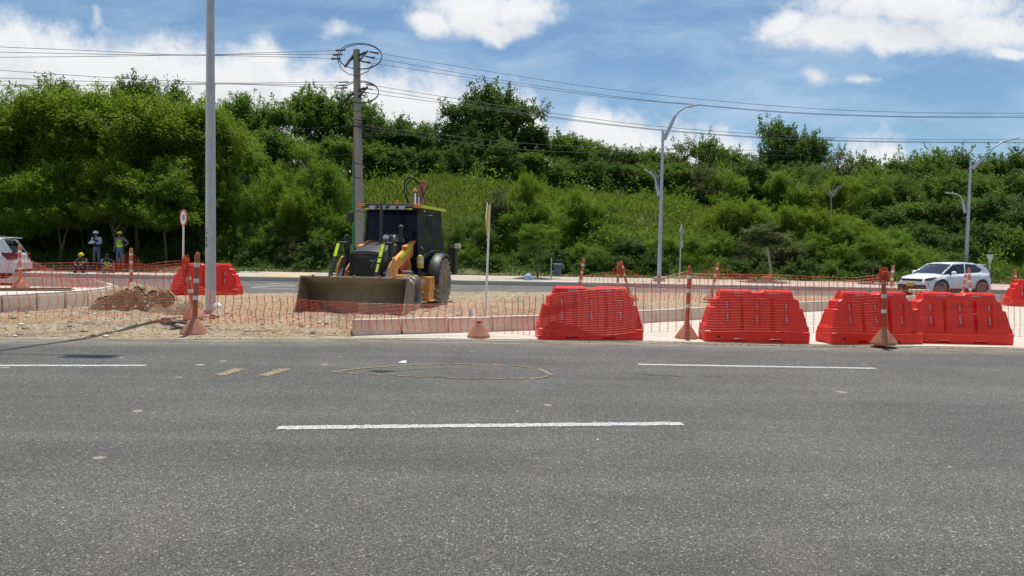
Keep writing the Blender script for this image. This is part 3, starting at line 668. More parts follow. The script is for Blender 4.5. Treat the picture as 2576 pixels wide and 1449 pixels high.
for px, ty, Y, wd, key, li in row2:
    plant(px, ty, Y, wd, key, uniq(lab3[key] + ' mid-row, ' + lab2[li]), name='broadleaf_tree' if key in ('brd', 'drk', 'gry') else 'feathery_tree', grp='trees in the middle row', cb=.08)
for i, px in enumerate(range(1640, 2600, 62)):
    plant(px, 425 + 18 * math.sin(i * 1.9) + max(0, (px - 2000) * .03), 66 + 2 * (i % 2), 6.0, ('drk', 'brd')[i % 2], 'tree filling the wood behind the ridge, number %d from the left' % (i + 1), name='broadleaf_tree', grp='trees filling the wood behind', cb=.05)
# right-hand wood, nearer and lower
row3 = [(2240, 520, 54, 4.6, 'drk', 7), (2310, 500, 55, 4.8, 'brd', 7), (2385, 500, 54, 4.8, 'drk', 7), (2455, 490, 54, 4.6, 'brd', 8), (2520, 480, 52, 4.6, 'drk', 8), (2590, 500, 50, 4.6, 'drk', 8), (2330, 560, 50, 4.0, 'drk', 7), (2480, 560, 48, 4.0, 'drk', 8), (2545, 575, 47, 3.6, 'brd', 8), (2420, 590, 47, 3.4, 'drk', 7)]
for px, ty, Y, wd, key, li in row3:
    plant(px, ty, Y, wd, key, uniq(lab3[key] + ' low in the right wood, ' + lab2[li]), name='broadleaf_tree', grp='trees in the right-hand wood', cb=.05)
# shrubs on the slope
lab4 = ['', 'between the two tall poles', 'behind the digger', 'right of the digger', 'above the litter bin', 'left of the near lamp', 'right of the near lamp', 'above the leaning trunk', 'by the white crossover']
row4 = [(590, 405, 47, 3.6, 'fea2', 1), (640, 470, 45, 3.2, 'fea2', 1), (700, 410, 48, 4.2, 'fea2', 1), (745, 480, 45, 3.6, 'fea', 1), (790, 400, 48, 3.6, 'fea2', 1), (845, 410, 48, 3.6, 'fea2', 1), (670, 560, 43, 2.8, 'fea2', 1), (820, 520, 44.5, 3.2, 'fea2', 1), (740, 590, 42.5, 2.6, 'gry', 1),
 (935, 560, 44, 2.6, 'fea2', 2), (1000, 600, 43, 2.2, 'fine', 2), (1150, 535, 45, 2.6, 'fine', 3), (1200, 545, 45.5, 2.8, 'fine', 3), (1175, 610, 43, 2.6, 'fea2', 3),
 (1330, 440, 50, 3.0, 'fea', 4), (1300, 500, 48, 3.2, 'fea2', 4), (1255, 470, 50, 2.6, 'gry', 3), (1445, 480, 50, 3.0, 'fea', 4), (1530, 505, 50, 2.8, 'fea2', 5), (1060, 540, 46, 2.6, 'fea2', 2), (1370, 510, 48, 3.4, 'fea2', 4), (1340, 590, 44, 3.0, 'fine', 4), (1460, 610, 43.5, 2.6, 'fea2', 5),
 (1540, 560, 46, 3.0, 'fea2', 5), (1585, 600, 43.5, 3.0, 'drk', 5), (1660, 590, 44, 2.6, 'fea2', 6), (1740, 590, 44, 3.0, 'fea2', 6), (1820, 510, 49, 3.6, 'fea', 6),
 (1810, 580, 45, 3.2, 'fea2', 6), (1885, 505, 49, 3.8, 'fea', 7), (1880, 600, 43.5, 3.0, 'gry', 7), (1970, 590, 44, 3.2, 'gry', 7), (1990, 520, 49, 3.6, 'fea', 7), (2060, 530, 49, 3.8, 'fea', 7), (2040, 585, 45, 3.4, 'fea2', 7), (2110, 560, 46, 3.4, 'fea2', 8),
 (2150, 545, 49, 3.8, 'fea', 8), (2190, 590, 46, 3.2, 'fea', 8), (2250, 570, 48, 3.4, 'fea2', 8), (2260, 620, 44, 3.0, 'fea2', 8), (2120, 620, 43.5, 2.8, 'fea2', 8), (2330, 620, 44.5, 3.0, 'fea2', 8), (2390, 630, 44, 2.8, 'fine', 8)]
for px, ty, Y, wd, key, li in row4:
    Y = 42.2 + (Y - 42.2) * .5
    plant(px, ty, Y, wd, key, uniq(lab3[key].replace('tree', 'shrub') + ' ' + lab4[li]), name='shrub', cat='shrub', grp='shrubs on the grassy slope', cb=.02)
# dark thicket along the back of the sidewalk
row5 = [(470, 600, 42.5, 2.6), (560, 590, 42.0, 3.0), (630, 620, 41.8, 2.6), (800, 600, 41.9, 3.0), (870, 620, 41.7, 2.4), (1240, 640, 41.6, 2.2), (1400, 625, 41.8, 2.4), (1500, 620, 41.8, 2.8), (1560, 640, 41.6, 2.2), (1640, 630, 41.8, 2.6), (1790, 640, 41.6, 2.6), (1850, 650, 41.5, 2.2), (2010, 650, 41.6, 2.6), (2090, 650, 41.6, 2.6), (2180, 655, 41.7, 2.4)]
for i, (px, ty, Y, wd) in enumerate(row5):
    plant(px, ty, Y, wd, ('drk', 'fine', 'drk')[i % 3], 'low dark bush at the back of the far sidewalk, number %d from the left' % (i + 1), name='shrub', cat='shrub', grp='low bushes behind the far sidewalk', cb=.0)
# young planted trees with their own bent trunks on the sidewalk
def young(px, basey, topy, Y, wd, key, label, bend=0, mat='bark', cr=.045):
    b = at(px, basey, Y); gz = .25; tp = at(px, topy, Y); hgt = tp.z - gz
    t = thing('young_tree', label, 'tree', (b.x, Y, gz), 0, 'young trees on the far sidewalk')
    MB().tube([(0, 0, 0), (0, 0, hgt * .25), (-bend * .5, 0, hgt * .5), (-bend, 0, hgt * .72), (-bend * 1.5, 0, hgt * .95)], [cr * 1.2, cr, cr * .85, cr * .6, .01], 8).build('trunk', mat, t)
    c = bpy.data.objects.new('crown', PROTO[key][1 % len(PROTO[key])]); C.objects.link(c); c.parent = t; c.location = (-bend, 0, hgt * .58); c.scale = (wd / 6.2, wd / 6.2, hgt * .42 / 5.9)
    return t
young(1352, 700, 560, 39.2, 2.6, 'fea2', 'young tree with thin straight trunk beside the blue bag'); young(1938, 700, 560, 39.5, 3.0, 'gry', 'young tree with pale leaning trunk behind the second red barrier', .35, 'palebark', .07)
young(2196, 702, 590, 39.6, 2.4, 'fea2', 'young tree left of the white crossover, seen above the net')
# bare pale branches showing through the trees
for px, py, Y, s, lab in ((2090, 485, 55, 1.3, 'bare pale forked branches among the right-hand trees'), (800, 440, 46.5, 1.5, 'thin bare forked tree on the slope left of the utility pole'), (1655, 445, 57, 1.4, 'leafless grey bush tangle by the nearer street lamp')):
    p = at(px, py, Y); gz = hill(p.x, Y); t = thing('bare_tree', lab, 'tree', (p.x, Y, gz)); r = random.Random(int(px)); hh = p.z - gz; m = MB()
    m.tube([(0, 0, 0), (.1, 0, hh * .6), (0, 0, hh)], [.07, .05, .04], 6)
    for k in range(9):
        a = r.uniform(0, 6.28); e = r.uniform(.5, 1) * s; q = Vector((0, 0, hh * r.uniform(.85, 1))); m.tube([q, q + Vector((math.cos(a) * e * .5, 0.2 * math.sin(a), e * .5)), q + Vector((math.cos(a) * e, .3 * math.sin(a), e * r.uniform(.6, 1.2)))], [.035, .02, .006], 5)
    m.build('trunk', 'palebark', t)
# grass and undergrowth
def tufts(name, N, xr, yr, L, W, mat, seed, label, cat, zf=hill, lean=.35, cond=None):
    r = np.random.default_rng(seed); X = r.uniform(*xr, N); Y = r.uniform(0, 1, N) ** .85 * (yr[1] - yr[0]) + yr[0]
    if cond: k = np.array([cond(x, y) for x, y in zip(X, Y)]); X, Y = X[k], Y[k]
    N = len(X); Z = np.array([zf(x, y) for x, y in zip(X, Y)])
    pos = np.stack([X, Y, Z], 1); dv = nrm(np.array([0, 0, 1.0]) + r.normal(size=(N, 3)) * lean); side = nrm(np.cross(dv, r.normal(size=(N, 3))))
    t = np.array([.5 + .9 * fbm(x, y, .3, 4) for x, y in zip(X, Y)]) * .75 + r.uniform(0, .35, N)
    me = leafmesh(name, pos, dv, side, r.uniform(*L, N) * (.6 + .8 * np.clip(t, 0, 1)), r.uniform(*W, N), t, mat)
    o = bpy.data.objects.new(name, me); C.objects.link(o); return tag(o, label, cat, kind='stuff')
tufts('grass', 120000, (-24, 40), (42.2, 62), (.25, .75), (.04, .09), 'grass', 3, 'tall yellow-green grass covering the slope behind the road', 'grass')
tufts('weeds', 60000, (-24, 40), (41.5, 61), (.15, .36), (.06, .13), 'fea2', 33, 'clumps of leafy weeds rising through the grass of the slope', 'weeds', lean=.9, zf=lambda x, y: hill(x, y) + rng.random() ** 1.2 * 3.0 * max(0, fbm(x, y, .45) + .08), cond=lambda x, y: fbm(x, y, .45) > -.18)
tufts('undergrowth', 30000, (-34, 42), (40.3, 42.9), (.10, .26), (.05, .12), 'drk', 5, 'low leafy undergrowth along the back of the far sidewalk', 'undergrowth', lean=.9, zf=lambda x, y: hill(x, y) + rng.random() * .5 * max(0, .6 + fbm(x, y, .6)), cond=lambda x, y: fbm(x, y, .5) > -.45)
tufts('undergrowth', 9000, (-34, -13.5), (38.6, 41.5), (.08, .2), (.04, .10), 'drk', 6, 'patchy weeds and leaves under the left feathery trees', 'undergrowth', zf=lambda x, y: .45, lean=.6, cond=lambda x, y: fbm(x, y, .7) > 0)
# loose stones
def stones(name, N, fn, sr, mat, seed, label):
    r = random.Random(seed); m = MB()
    for _ in range(N):
        p = fn(r)
        if p is None: continue
        s = r.uniform(*sr) * (1 + (r.random() > .93) * 1.5); q = [Vector((r.gauss(0, 1), r.gauss(0, 1), r.gauss(0, .6))).normalized() for _ in range(4)]
        vs = [(s * r.uniform(.6, 1.1) * x, s * r.uniform(.6, 1.1) * y, s * r.uniform(.4, .8) * z) for x, y, z in ((1, 0, 0), (-1, 0, 0), (0, 1, 0), (0, -1, 0), (0, 0, 1), (0, 0, -1))]
        a = r.uniform(0, 6.28); ca, sa = math.cos(a), math.sin(a)
        m.add([(p[0] + x * ca - y * sa, p[1] + x * sa + y * ca, p[2] + z + s * .2) for x, y, z in vs], [(0, 2, 4), (2, 1, 4), (1, 3, 4), (3, 0, 4), (2, 0, 5), (1, 2, 5), (3, 1, 5), (0, 3, 5)])
    return tag(m.build(name, mat, smooth=0), label, 'gravel', kind='stuff')
def on_med(x0, x1, y0, y1):
    def f(r):
        x = r.uniform(x0, x1); y = r.uniform(y0, y1)
        return (x, y, med_z(x, y)) if inside_med(x, y) > .0 else None
    return f
stones('gravel', 2600, on_med(-11, -1, 11.8, 17), (.008, .032), 'rock', 2, 'brown stones and clods scattered over the dirt median')
stones('gravel', 700, on_med(-11, -1, 11.8, 17), (.008, .026), 'palerock', 4, 'pale stones scattered over the dirt median')
stones('gravel', 900, on_med(-6, 12, 15, 26), (.01, .04), 'rock', 8, 'clods and stones round the digger and behind the kerb')
stones('gravel', 420, lambda r: (lambda x: (x, Ef(x) + r.gauss(.02, .14), .008))(r.uniform(-9, 10)), (.004, .014), 'rock', 12, 'small grit along the foot of the barriers')
stones('gravel', 200, lambda r: (r.uniform(-8, 8), r.uniform(3.2, 12.5), .0), (.002, .007), 'palerock', 13, 'tiny pale chips on the near road')
# ------------------------------------------------------------------ red water-filled barriers
LV = [(0, .935, .285), (.03, .945, .29), (.19, .945, .285), (.205, .94, .262), (.28, .94, .245), (.31, .915, .236), (.345, .907, .228), (.61, .84, .175), (.625, .785, .172), (.705, .780, .156), (.76, .77, .145), (.80, .68, .14), (.835, .675, .125), (.90, .655, .115), (.935, .63, .085)]
def bx_(s, hw):
    i = .60
    if .2 <= s <= .8: return (s - .5) / .3 * i
    return lerp(-hw, -i, s / .2) if s < .2 else lerp(i, hw, (s - .8) / .2)
def make_barrier(label, loc, rz):
    root = thing('water_barrier', label, 'barrier', loc, rz, 'red water-filled plastic barriers')
    S = [0, .012, .05, .12, .17, .20, .204, .206, .235, .264, .266, .29, .31, .344, .348, .363, .378, .382, .40, .43, .44, .45, .468, .472, .50]; S += [1 - q for q in S[:-1]]
    def groove(s, z):
        gdp = 0
        for c, wd, dp in ((.363, .019, .085), (.637, .019, .085)):
            if abs(s - c) < wd: gdp = max(gdp, dp * sst(z, .2, .26) * sst(z, .80, .74))
        for c in (.235, .50, .765):
            if abs(s - c) < .030: gdp = max(gdp, .045 * sst(z, .28, .34) * sst(z, .76, .70))
        if s in (0, 1): gdp = .06
        elif s in (.012, .988): gdp = .02
        return gdp
    m = MB()
    S = sorted(set(round(q, 4) for q in S))
    for sgn in (-1, 1):
        rows = []
        for z, hw, ht in LV:
            row = []
            for s in S:
                x = bx_(s, hw); zz = z; y = ht - groove(s, z)
                if z == 0 and (.28 < s < .385 or .615 < s < .72): zz = .065
                if z == .03 and (.28 < s < .385 or .615 < s < .72): zz = .068
                if z > .88 and .465 < s < .535: zz = .885 + (z - .88) * .1
                if z > .88 and (.44 < s <= .465 or .535 <= s < .56): zz = .885 + (z - .88) * .6
                row.append((x, sgn * y, zz))
            rows.append(row)
        m.grid(rows)
    n = len(S)
    # close both ends, the top and the underside
    top = [( bx_(s, LV[-1][1]), LV[-1][2] - groove(s, .93), .935 if not .44 < s < .56 else (.8905 if .465 < s < .535 else .918)) for s in S]
    m.grid([[(x, -y, z) for x, y, z in top], [(x, 0, z + .008) for x, y, z in top], top])
    for e in (0, 1):
        m.grid([[((-1 if e == 0 else 1) * hw, -(ht - .06), z), ((-1 if e == 0 else 1) * (hw - .035), 0, z), ((-1 if e == 0 else 1) * hw, ht - .06, z)] for z, hw, ht in LV])
    body = m.build('barrier_body', 'barrier', root, smooth=28)
    for s in (.235, .50, .765):
        for z0, z1 in ((.36, .50), (.60, .75)):
            hw0, hw1 = interp(z0, [(a, b) for a, b, c in LV]), interp(z1, [(a, b) for a, b, c in LV]); t0, t1 = interp(z0, [(a, c) for a, b, c in LV]) - .041, interp(z1, [(a, c) for a, b, c in LV]) - .041
            m = MB(); x0 = bx_(s, hw0) + .004; x1 = bx_(s, hw1) - .004
            m.prism([(x0, -t0, z0), (x0 + .026, -t0, z0), (x1 + .026, -t1, z1), (x1, -t1, z1)], (0, -.005, 0)); m.build('reflector', 'refl', root, smooth=0)
    for s in (.26, .73):
        m = MB(); x = -.665 + 1.33 * s; m.prism([(x - .09, -.116, .865), (x + .09, -.116, .865), (x + .085, -.112, .885), (x - .085, -.112, .885)], (0, -.006, 0)); m.build('reflector', 'refl', root, smooth=0)
    m = MB(); m.lathe([(.022, 0), (.022, .02)], 12, Matrix.Translation((-.70, -.296, .095)) @ Matrix.Rotation(PI / 2, 4, 'X')); m.build('drain_hole', 'sign_black', root)
    return root
def bcen(px, py, z=0): p = gp(px, py, z); return p
b1 = bcen(1485, 857); barrier = make_barrier('red plastic barrier right of the bare cone base, net lying over its front', (b1.x, b1.y + .29, 0.01), R(2))
for px, py, rz, sx, lab in ((1908, 864.5, -2, .985, 'red plastic barrier standing alone between the two upright orange posts'), (2206, 868.5, 9, .96, 'red plastic barrier behind the orange post, touching the last near one'), (2424, 868, -3, .99, 'red plastic barrier in front of the white crossover, right end of the near row')):
    p = gp(px, py); dup(barrier, (p.x, p.y + .31, .016), (0, 0, R(rz)), lab).scale = (sx, 1, .985)
p = gp(2590, 770, .01); dup(barrier, (p.x + .02, 25.6, .01), (0, 0, R(-6)), 'farther red barrier cut by the right edge of the photo')
X = (520 - 1288) / 1860 * 21.5
dup(barrier, (X, 21.5, med_z(X, 21.5) + .0), (0, 0, R(4)), 'red barrier behind the tall grey pole, beside the 30 sign').scale = (1.02, 1, .98)

# ------------------------------------------------------------------ orange posts on cone bases
def make_cone_base(parent, mat='cone', name='base', ph=PI / 8, w=.225, h=.25):
    m = MB(); m.lathe([(w, 0), (w, .025), (w * .965, .045), (.055, h), (.05, h + .03), (.02, h + .03)], 8, ph=ph)
    return m.build(name, mat, parent, smooth=20, bevel=.006)
def make_post(label, loc, rot, far=False):
    root = thing('delineator_post', label, 'road post', loc, 0, 'orange delineator posts on cone bases'); root.rotation_euler = rot
    make_cone_base(root)
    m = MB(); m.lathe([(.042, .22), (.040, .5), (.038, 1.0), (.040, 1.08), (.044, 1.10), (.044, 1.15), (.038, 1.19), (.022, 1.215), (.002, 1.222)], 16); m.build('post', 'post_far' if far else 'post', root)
    for z in (.52, .77, 1.0):
        m = MB(); m.lathe([(.0435, z), (.0435, z + .065)], 16, cap=False); m.build('reflective_band', 'band', root)
    return root
def place_post(src, bx, by, tx, ty, lab, zb=0.0, Y=None, hgt=1.2, dY=0):
    b = gp(bx, by, zb) if Y is None else at(bx, by, Y)
    t = at(tx, ty, b.y + dY); v = t - b
    q = Vector((0, 0, 1)).rotation_difference(v.normalized()).to_euler()
    r = dup(src, b, q, lab); k = v.length / 1.215; r.scale = (1, 1, k); return r
src = make_post('nearest orange post, standing at the road edge left of the tall grey pole', gp(488, 843), (0, 0, 0))
t = at(497, 635, src.location.y); src.rotation_euler = Vector((0, 0, 1)).rotation_difference((t - src.location).normalized()).to_euler(); src.scale = (1.05, 1.05, (t - src.location).length / 1.215)
place_post(src, 491, 803, 466, 647, 'leaning dirty post behind the nearest one, wrapped in net', .15)
place_post(src, 1727, 853, 1735, 669, 'upright post between the first and second red barriers').scale.x = .98
place_post(src, 2223.5, 866, 2223, 682, 'post in front of the third red barrier with net bunched at its top', 0, Y=12.78)
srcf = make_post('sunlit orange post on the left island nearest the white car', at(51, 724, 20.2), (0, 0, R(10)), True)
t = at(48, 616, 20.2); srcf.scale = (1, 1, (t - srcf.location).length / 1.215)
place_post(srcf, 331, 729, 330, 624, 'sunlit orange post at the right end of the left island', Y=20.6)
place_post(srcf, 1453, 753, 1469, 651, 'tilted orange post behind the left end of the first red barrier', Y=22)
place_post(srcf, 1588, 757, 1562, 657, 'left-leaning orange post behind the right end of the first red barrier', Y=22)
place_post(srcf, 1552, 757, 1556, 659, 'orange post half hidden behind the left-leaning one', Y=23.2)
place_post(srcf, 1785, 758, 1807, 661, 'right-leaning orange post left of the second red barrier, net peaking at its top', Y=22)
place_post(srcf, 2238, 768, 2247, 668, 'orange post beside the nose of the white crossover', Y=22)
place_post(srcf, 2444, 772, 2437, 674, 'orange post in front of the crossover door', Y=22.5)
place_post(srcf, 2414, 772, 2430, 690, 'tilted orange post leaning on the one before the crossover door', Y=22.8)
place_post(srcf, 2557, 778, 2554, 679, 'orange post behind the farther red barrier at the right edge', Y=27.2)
# the cone base that has lost its post
p = gp(1204, 851); t = thing('cone_base', 'bare faded cone base without its post, before the kerb blocks', 'cone base', (p.x, p.y + .02, .012))
m = MB(); m.lathe([(.205, 0), (.205, .03), (.195, .05), (.055, .255), (.052, .262)], 20); m.build('skirt', 'cone', t, smooth=30)
m = MB(); m.lathe([(.047, .25), (.045, .30), (.02, .30)], 16); m.build('neck', 'post', t)

# ------------------------------------------------------------------ orange safety nets
def net(cols, label, mat='net', dv=.155, nrow=21, seed=0, wv=.0080, wh=.0033, bulge=.05):
    r = random.Random(seed)
    T = [at(c[0], c[1], c[3]) for c in cols]; B = [at(c[0], c[2], c[4]) for c in cols]
    cum = [0]
    for a, b in zip(T, T[1:]): cum.append(cum[-1] + math.hypot(b.x - a.x, b.y - a.y) )
    L = cum[-1]; n = int(L / dv)
    def pt(s, v):
        s = min(max(s, 0), L - 1e-6); i = max(k for k in range(len(cum)) if cum[k] <= s + 1e-9); i = min(i, len(cols) - 2); u = (s - cum[i]) / max(1e-6, cum[i + 1] - cum[i])
        t = T[i].lerp(T[i + 1], u); b = B[i].lerp(B[i + 1], u); p = t.lerp(b, v)
        k = math.sin(PI * v) * bulge
        nx = mnoise.noise(Vector((s * .8, v * 2.2, seed))); ny = mnoise.noise(Vector((s * .9, v * 2.0, seed + 9.3)))
        nz = mnoise.noise(Vector((s * 1.3, v * 1.2, seed + 5.1)))
        return Vector((p.x + .9 * k * nx * 2, p.y - abs(ny) * k, p.z + .018 * nz))
    m = MB(); vs = []; fs = []
    def ribbon(pts, wv_, axis):
        b = len(m.v)
        for p in pts: m.v.append(tuple(p - axis * wv_ / 2)); m.v.append(tuple(p + axis * wv_ / 2))
        for i in range(len(pts) - 1): k = b + 2 * i; m.f.append((k, k + 1, k + 3, k + 2))
    for j in range(n + 1):
        s = L * j / n; pts = [pt(s, i / nrow) for i in range(nrow + 1)]
        i0 = max(0, int(j * (len(cols) - 1) / n)); ax = (T[min(i0 + 1, len(T) - 1)] - T[max(0, min(i0, len(T) - 2))]).normalized(); ax.z = 0
        ax = ax.normalized() if ax.length > .1 else Vector((1, 0, 0))
        ribbon(pts, wv, ax)
        for q in pts:                                   # the moulded crosses where strands meet
            m.add([q - ax * wv * 1.7 + Vector((0, -.001, 0)), q + Vector((0, -.001, -.011)), q + ax * wv * 1.7 + Vector((0, -.001, 0)), q + Vector((0, -.001, .011))], [(0, 1, 2, 3)])
    nv = len(m.f)
    for i in range(nrow + 1):
        ribbon([pt(L * j / (n * 2), i / nrow) for j in range(2 * n + 1)], wh * (1.5 if i in (0, nrow) else 1), Vector((0, .75, .66)))
    me = bpy.data.meshes.new('safety_net'); me.from_pydata(m.v, [], m.f); me.update(); me.materials.append(M[mat]); me.materials.append(M['net_glint' if mat == 'net' else 'net_far'])
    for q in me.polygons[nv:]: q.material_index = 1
    o = bpy.data.objects.new('safety_net', me); C.objects.link(o)
    return tag(o, label, 'safety net', 'orange safety nets')
net([(-70, 661, 807, 13.4, 13.3), (100, 661, 805, 13.5, 13.35), (240, 662, 803, 13.5, 13.4), (380, 664, 806, 13.5, 13.4), (462, 655, 808, 13.5, 13.4)], 'nearest orange net before the tall blocks of the left island', seed=1, bulge=.10)
net([(464, 664, 808, 13.5, 13.4), (480, 712, 811, 13.4, 13.3), (505, 722, 812, 13.4, 13.3), (545, 735, 811, 13.4, 13.4), (600, 740, 813, 13.4, 13.4), (717, 750, 815, 13.5, 13.4), (800, 757, 822, 13.2, 13.1), (900, 762, 828, 13.1, 12.9), (1000, 765, 831, 13.3, 12.95), (1100, 765, 834, 13.5, 13.1), (1200, 761, 835, 13.6, 13.3), (1290, 750, 838, 13.5, 13.3), (1345, 744, 842, 13.15, 12.97), (1372, 742, 845, 13.12, 12.97), (1450, 734, 845, 13.1, 12.97), (1510, 727, 842, 13.1, 12.97), (1565, 724, 838, 13.1, 12.97), (1600, 722, 834, 13.1, 13.0)], 'long orange net from the leaning post past the digger onto the first barrier', seed=2, bulge=.03, nrow=19, dv=.135)
net([(1598, 712, 834, 13.25, 13.2), (1660, 700, 834, 13.2, 13.2), (1728, 682, 830, 13.18, 13.2), (1741, 688, 830, 13.1, 13.1), (1800, 690, 834, 13.0, 12.95), (1946, 691, 834, 13.0, 12.9), (2040, 696, 836, 13.0, 12.95), (2147, 699, 838, 13.05, 12.95), (2212, 692, 838, 12.95, 12.92)], 'orange net hung between the two upright posts, across the second and third red barriers', seed=3, bulge=.02, nrow=21, dv=.14)
net([(2232, 694, 840, 12.95, 12.92), (2260, 722, 840, 13.0, 12.95), (2300, 738, 841, 13.2, 12.95), (2360, 740, 841, 13.25, 13.0), (2440, 740, 842, 13.25, 13.0), (2530, 745, 845, 13.3, 13.05), (2600, 768, 850, 13.5, 13.3), (2680, 772, 852, 13.6, 13.4)], 'orange net over the front of the last near barrier, cut by the right edge', seed=4, bulge=.02, nrow=19, dv=.14)
net([(48, 640, 720, 20.1, 20.1), (61, 646, 722, 20.2, 20.2), (119, 675, 722, 20.3, 20.3), (190, 699, 724, 20.4, 20.4), (230, 697, 725, 20.4, 20.4), (275, 666, 726, 20.5, 20.5), (326, 633, 727, 20.6, 20.6)], 'sagging orange net between the two sunlit posts of the left island', 'net_far', seed=5, bulge=.05, nrow=24, dv=.13)
net([(-60, 690, 722, 20, 20), (46, 640, 720, 20.1, 20.1)], 'orange net between the picture edge and the leftmost sunlit post', 'net_far', seed=6, nrow=20)
net([(332, 634, 727, 20.6, 20.6), (360, 665, 725, 20.8, 20.8), (410, 668, 724, 21, 21), (462, 660, 730, 21.2, 21.2)], 'orange net from the island post to the red barrier by the speed sign', 'net_far', seed=7, nrow=20)
net([(1456, 700, 757, 22, 22), (1469, 694, 757, 22, 22), (1535, 683, 757, 22.1, 22), (1560, 660, 757, 22, 22), (1574, 676, 757, 21.9, 22), (1610, 693, 758, 22, 22), (1645, 702, 758, 22, 22), (1710, 700, 758, 22, 22), (1760, 688, 759, 22, 22), (1806, 667, 759, 22, 22)], 'orange net peaking at the left-leaning post behind the first red barrier', 'net_far', seed=8, bulge=.06, nrow=22, dv=.13)
net([(1808, 667, 760, 22, 22), (1830, 677, 760, 22, 22), (1866, 691, 760, 22, 22), (1922, 704, 761, 22, 22), (2000, 711, 763, 22, 22), (2120, 708, 765, 22, 22), (2200, 700, 767, 22, 22), (2245, 680, 768, 22, 22)], 'orange net behind the second and third red barriers', 'net_far', seed=9, bulge=.06, nrow=22, dv=.14)
net([(2249, 682, 768, 22, 22), (2268, 705, 769, 22.1, 22), (2320, 722, 770, 22.2, 22.1), (2390, 722, 771, 22.4, 22.3), (2437, 696, 772, 22.5, 22.5)], 'orange net in front of the lower side of the crossover', 'net_far', seed=10, bulge=.06, nrow=20)
net([(2440, 696, 772, 22.5, 22.5), (2470, 712, 772, 23, 23), (2510, 715, 774, 24.5, 24.5), (2552, 690, 776, 27, 27), (2640, 715, 779, 27, 27)], 'orange net from the crossover door post to the right edge', 'net_far', seed=11, bulge=.06, nrow=20)
# knots of net bunched round the posts
def bunch(px, py0, py1, Y, rad, label, seed):
    r = random.Random(seed); a = at(px, py0, Y); b = at(px, py1, Y); m = MB()
    for k in range(46):
        pts = []; z = lerp(b.z, a.z, r.random()); ph = r.uniform(0, 6.28); rr = rad * r.uniform(.6, 1.15)
        for i in range(6): q = ph + i * r.uniform(.4, .8); pts.append((a.x + rr * math.cos(q), Y + rr * math.sin(q), z + i * r.uniform(-.03, .03)))
        m.tube(pts, .0045, 4)
    o = m.build('net_bundle', 'net'); return tag(o, label, 'net bundle')
bunch(467, 652, 700, 13.5, .062, 'orange net wound round the top of the leaning dirty post', 1)
bunch(2223, 684, 706, 12.78, .075, 'orange net bunched at the top of the post before the third barrier', 2)
bunch(1560, 662, 690, 22, .07, 'orange net gathered at the top of the left-leaning post', 3)
p = at(1925, 697, 22.0); m = MB(); m.ball((p.x, 22, p.z), (.10, .03, .035), 8, 5); m.ball((p.x + .12, 22, p.z - .0), (.07, .03, .05), 8, 5)
tag(m.build('plastic_scrap', 'orange_bag'), 'bright orange plastic scrap caught on the net top, below the pale leaning trunk', 'plastic scrap')
p = gp(1207 * 1.0 - 578 + 0, 0) if False else at(1634, 760, 16)
# ------------------------------------------------------------------ backhoe loader (front faces the camera)
BX, BY = -2.80, 19.15
bh = thing('backhoe_loader', 'orange and black wheeled digger with a wide front bucket parked on the dirt median', 'digger', (BX, BY, .15), R(-9.8))
def P_(name, mat, m, parent=bh, **k): return m.build(name, mat, parent, **k)
def wheel(name, x, y, r, w, side):
    e = bpy.data.objects.new(name, None)
    ax = Matrix.Translation((x, y, r)) @ Matrix.Rotation(PI / 2, 4, 'Y')
    m = MB(); h = w / 2; ri = r * .56
    m.lathe([(ri, -h * .72), (r * .66, -h * .95), (r * .80, -h * 1.0), (r * .90, -h * .92), (r * .955, -h * .70), (r * .965, 0), (r * .955, h * .70), (r * .90, h * .92), (r * .80, h * 1.0), (r * .66, h * .95), (ri, h * .72)], 40, ax, cap=False)
    tyre = P_(name, 'rubber', m, smooth=40); n = 20 if r > .5 else 18
    lm = MB()
    for k in range(n):
        for s in (-1, 1):
            a0 = 2 * PI * (k + (.5 if s > 0 else 0)) / n; pts = []
            for (dx, da, rr) in ((0.02 * s, 0, .985), (h * .5 * s, .13, .99), (h * .93 * s, .24, .93)):
                a = a0 + da; pts.append(Vector((x + dx, y + math.cos(a) * r * rr, r + math.sin(a) * r * rr)))
            for p, q in zip(pts, pts[1:]):
                c = (p + q) / 2; up = Vector((0, c.y - y, c.z - r)).normalized(); lm.bar(p, q, r * .085, r * .075, up)
    P_('tread', 'dusty_rubber', lm, tyre, smooth=0)
    rm = MB(); ho = h * side
    rm.lathe([(ri * 1.03, h * .72 * side), (ri * .95, h * .66 * side), (ri * .90, h * .2 * side), (ri * .45, h * .12 * side), (ri * .38, h * .38 * side), (.01, h * .40 * side)], 28, ax, cap=False)
    rm.lathe([(ri * 1.0, -h * .72 * side), (.01, -h * .5 * side)], 28, ax, cap=False)
    P_('rim', 'dusty_rubber' if r > .5 else 'grey', rm, tyre); 
    nm = MB()
    for k in range(8):
        a = 2 * PI * k / 8; nm.ball((x + h * .2 * side, y + math.cos(a) * ri * .62, r + math.sin(a) * ri * .62), .02, 6, 4)
    P_('wheel_nuts', 'grey', nm, tyre); bpy.data.objects.remove(e); return tyre
for s in (-1, 1):
    wheel('rear_wheel', s * .90, 0, .62, .44, s); wheel('front_wheel', s * .88, -2.15, .42, .31, s)
m = MB(); m.box((0, -1.35, .60), (.62, 2.9, .30)); m.box((0, -2.15, .42), (1.5, .16, .16)); m.box((0, 0, .62), (1.5, .3, .3)); P_('chassis', 'orange', m, bevel=.01)
m = MB(); m.box((.55, -2.15, .80), (.30, .6, .08)); m.box((-.55, -2.15, .80), (.30, .6, .08)); m.box((0, -2.62, .72), (1.15, .25, .12)); P_('front_axle_mount', 'orange', m, bevel=.01)
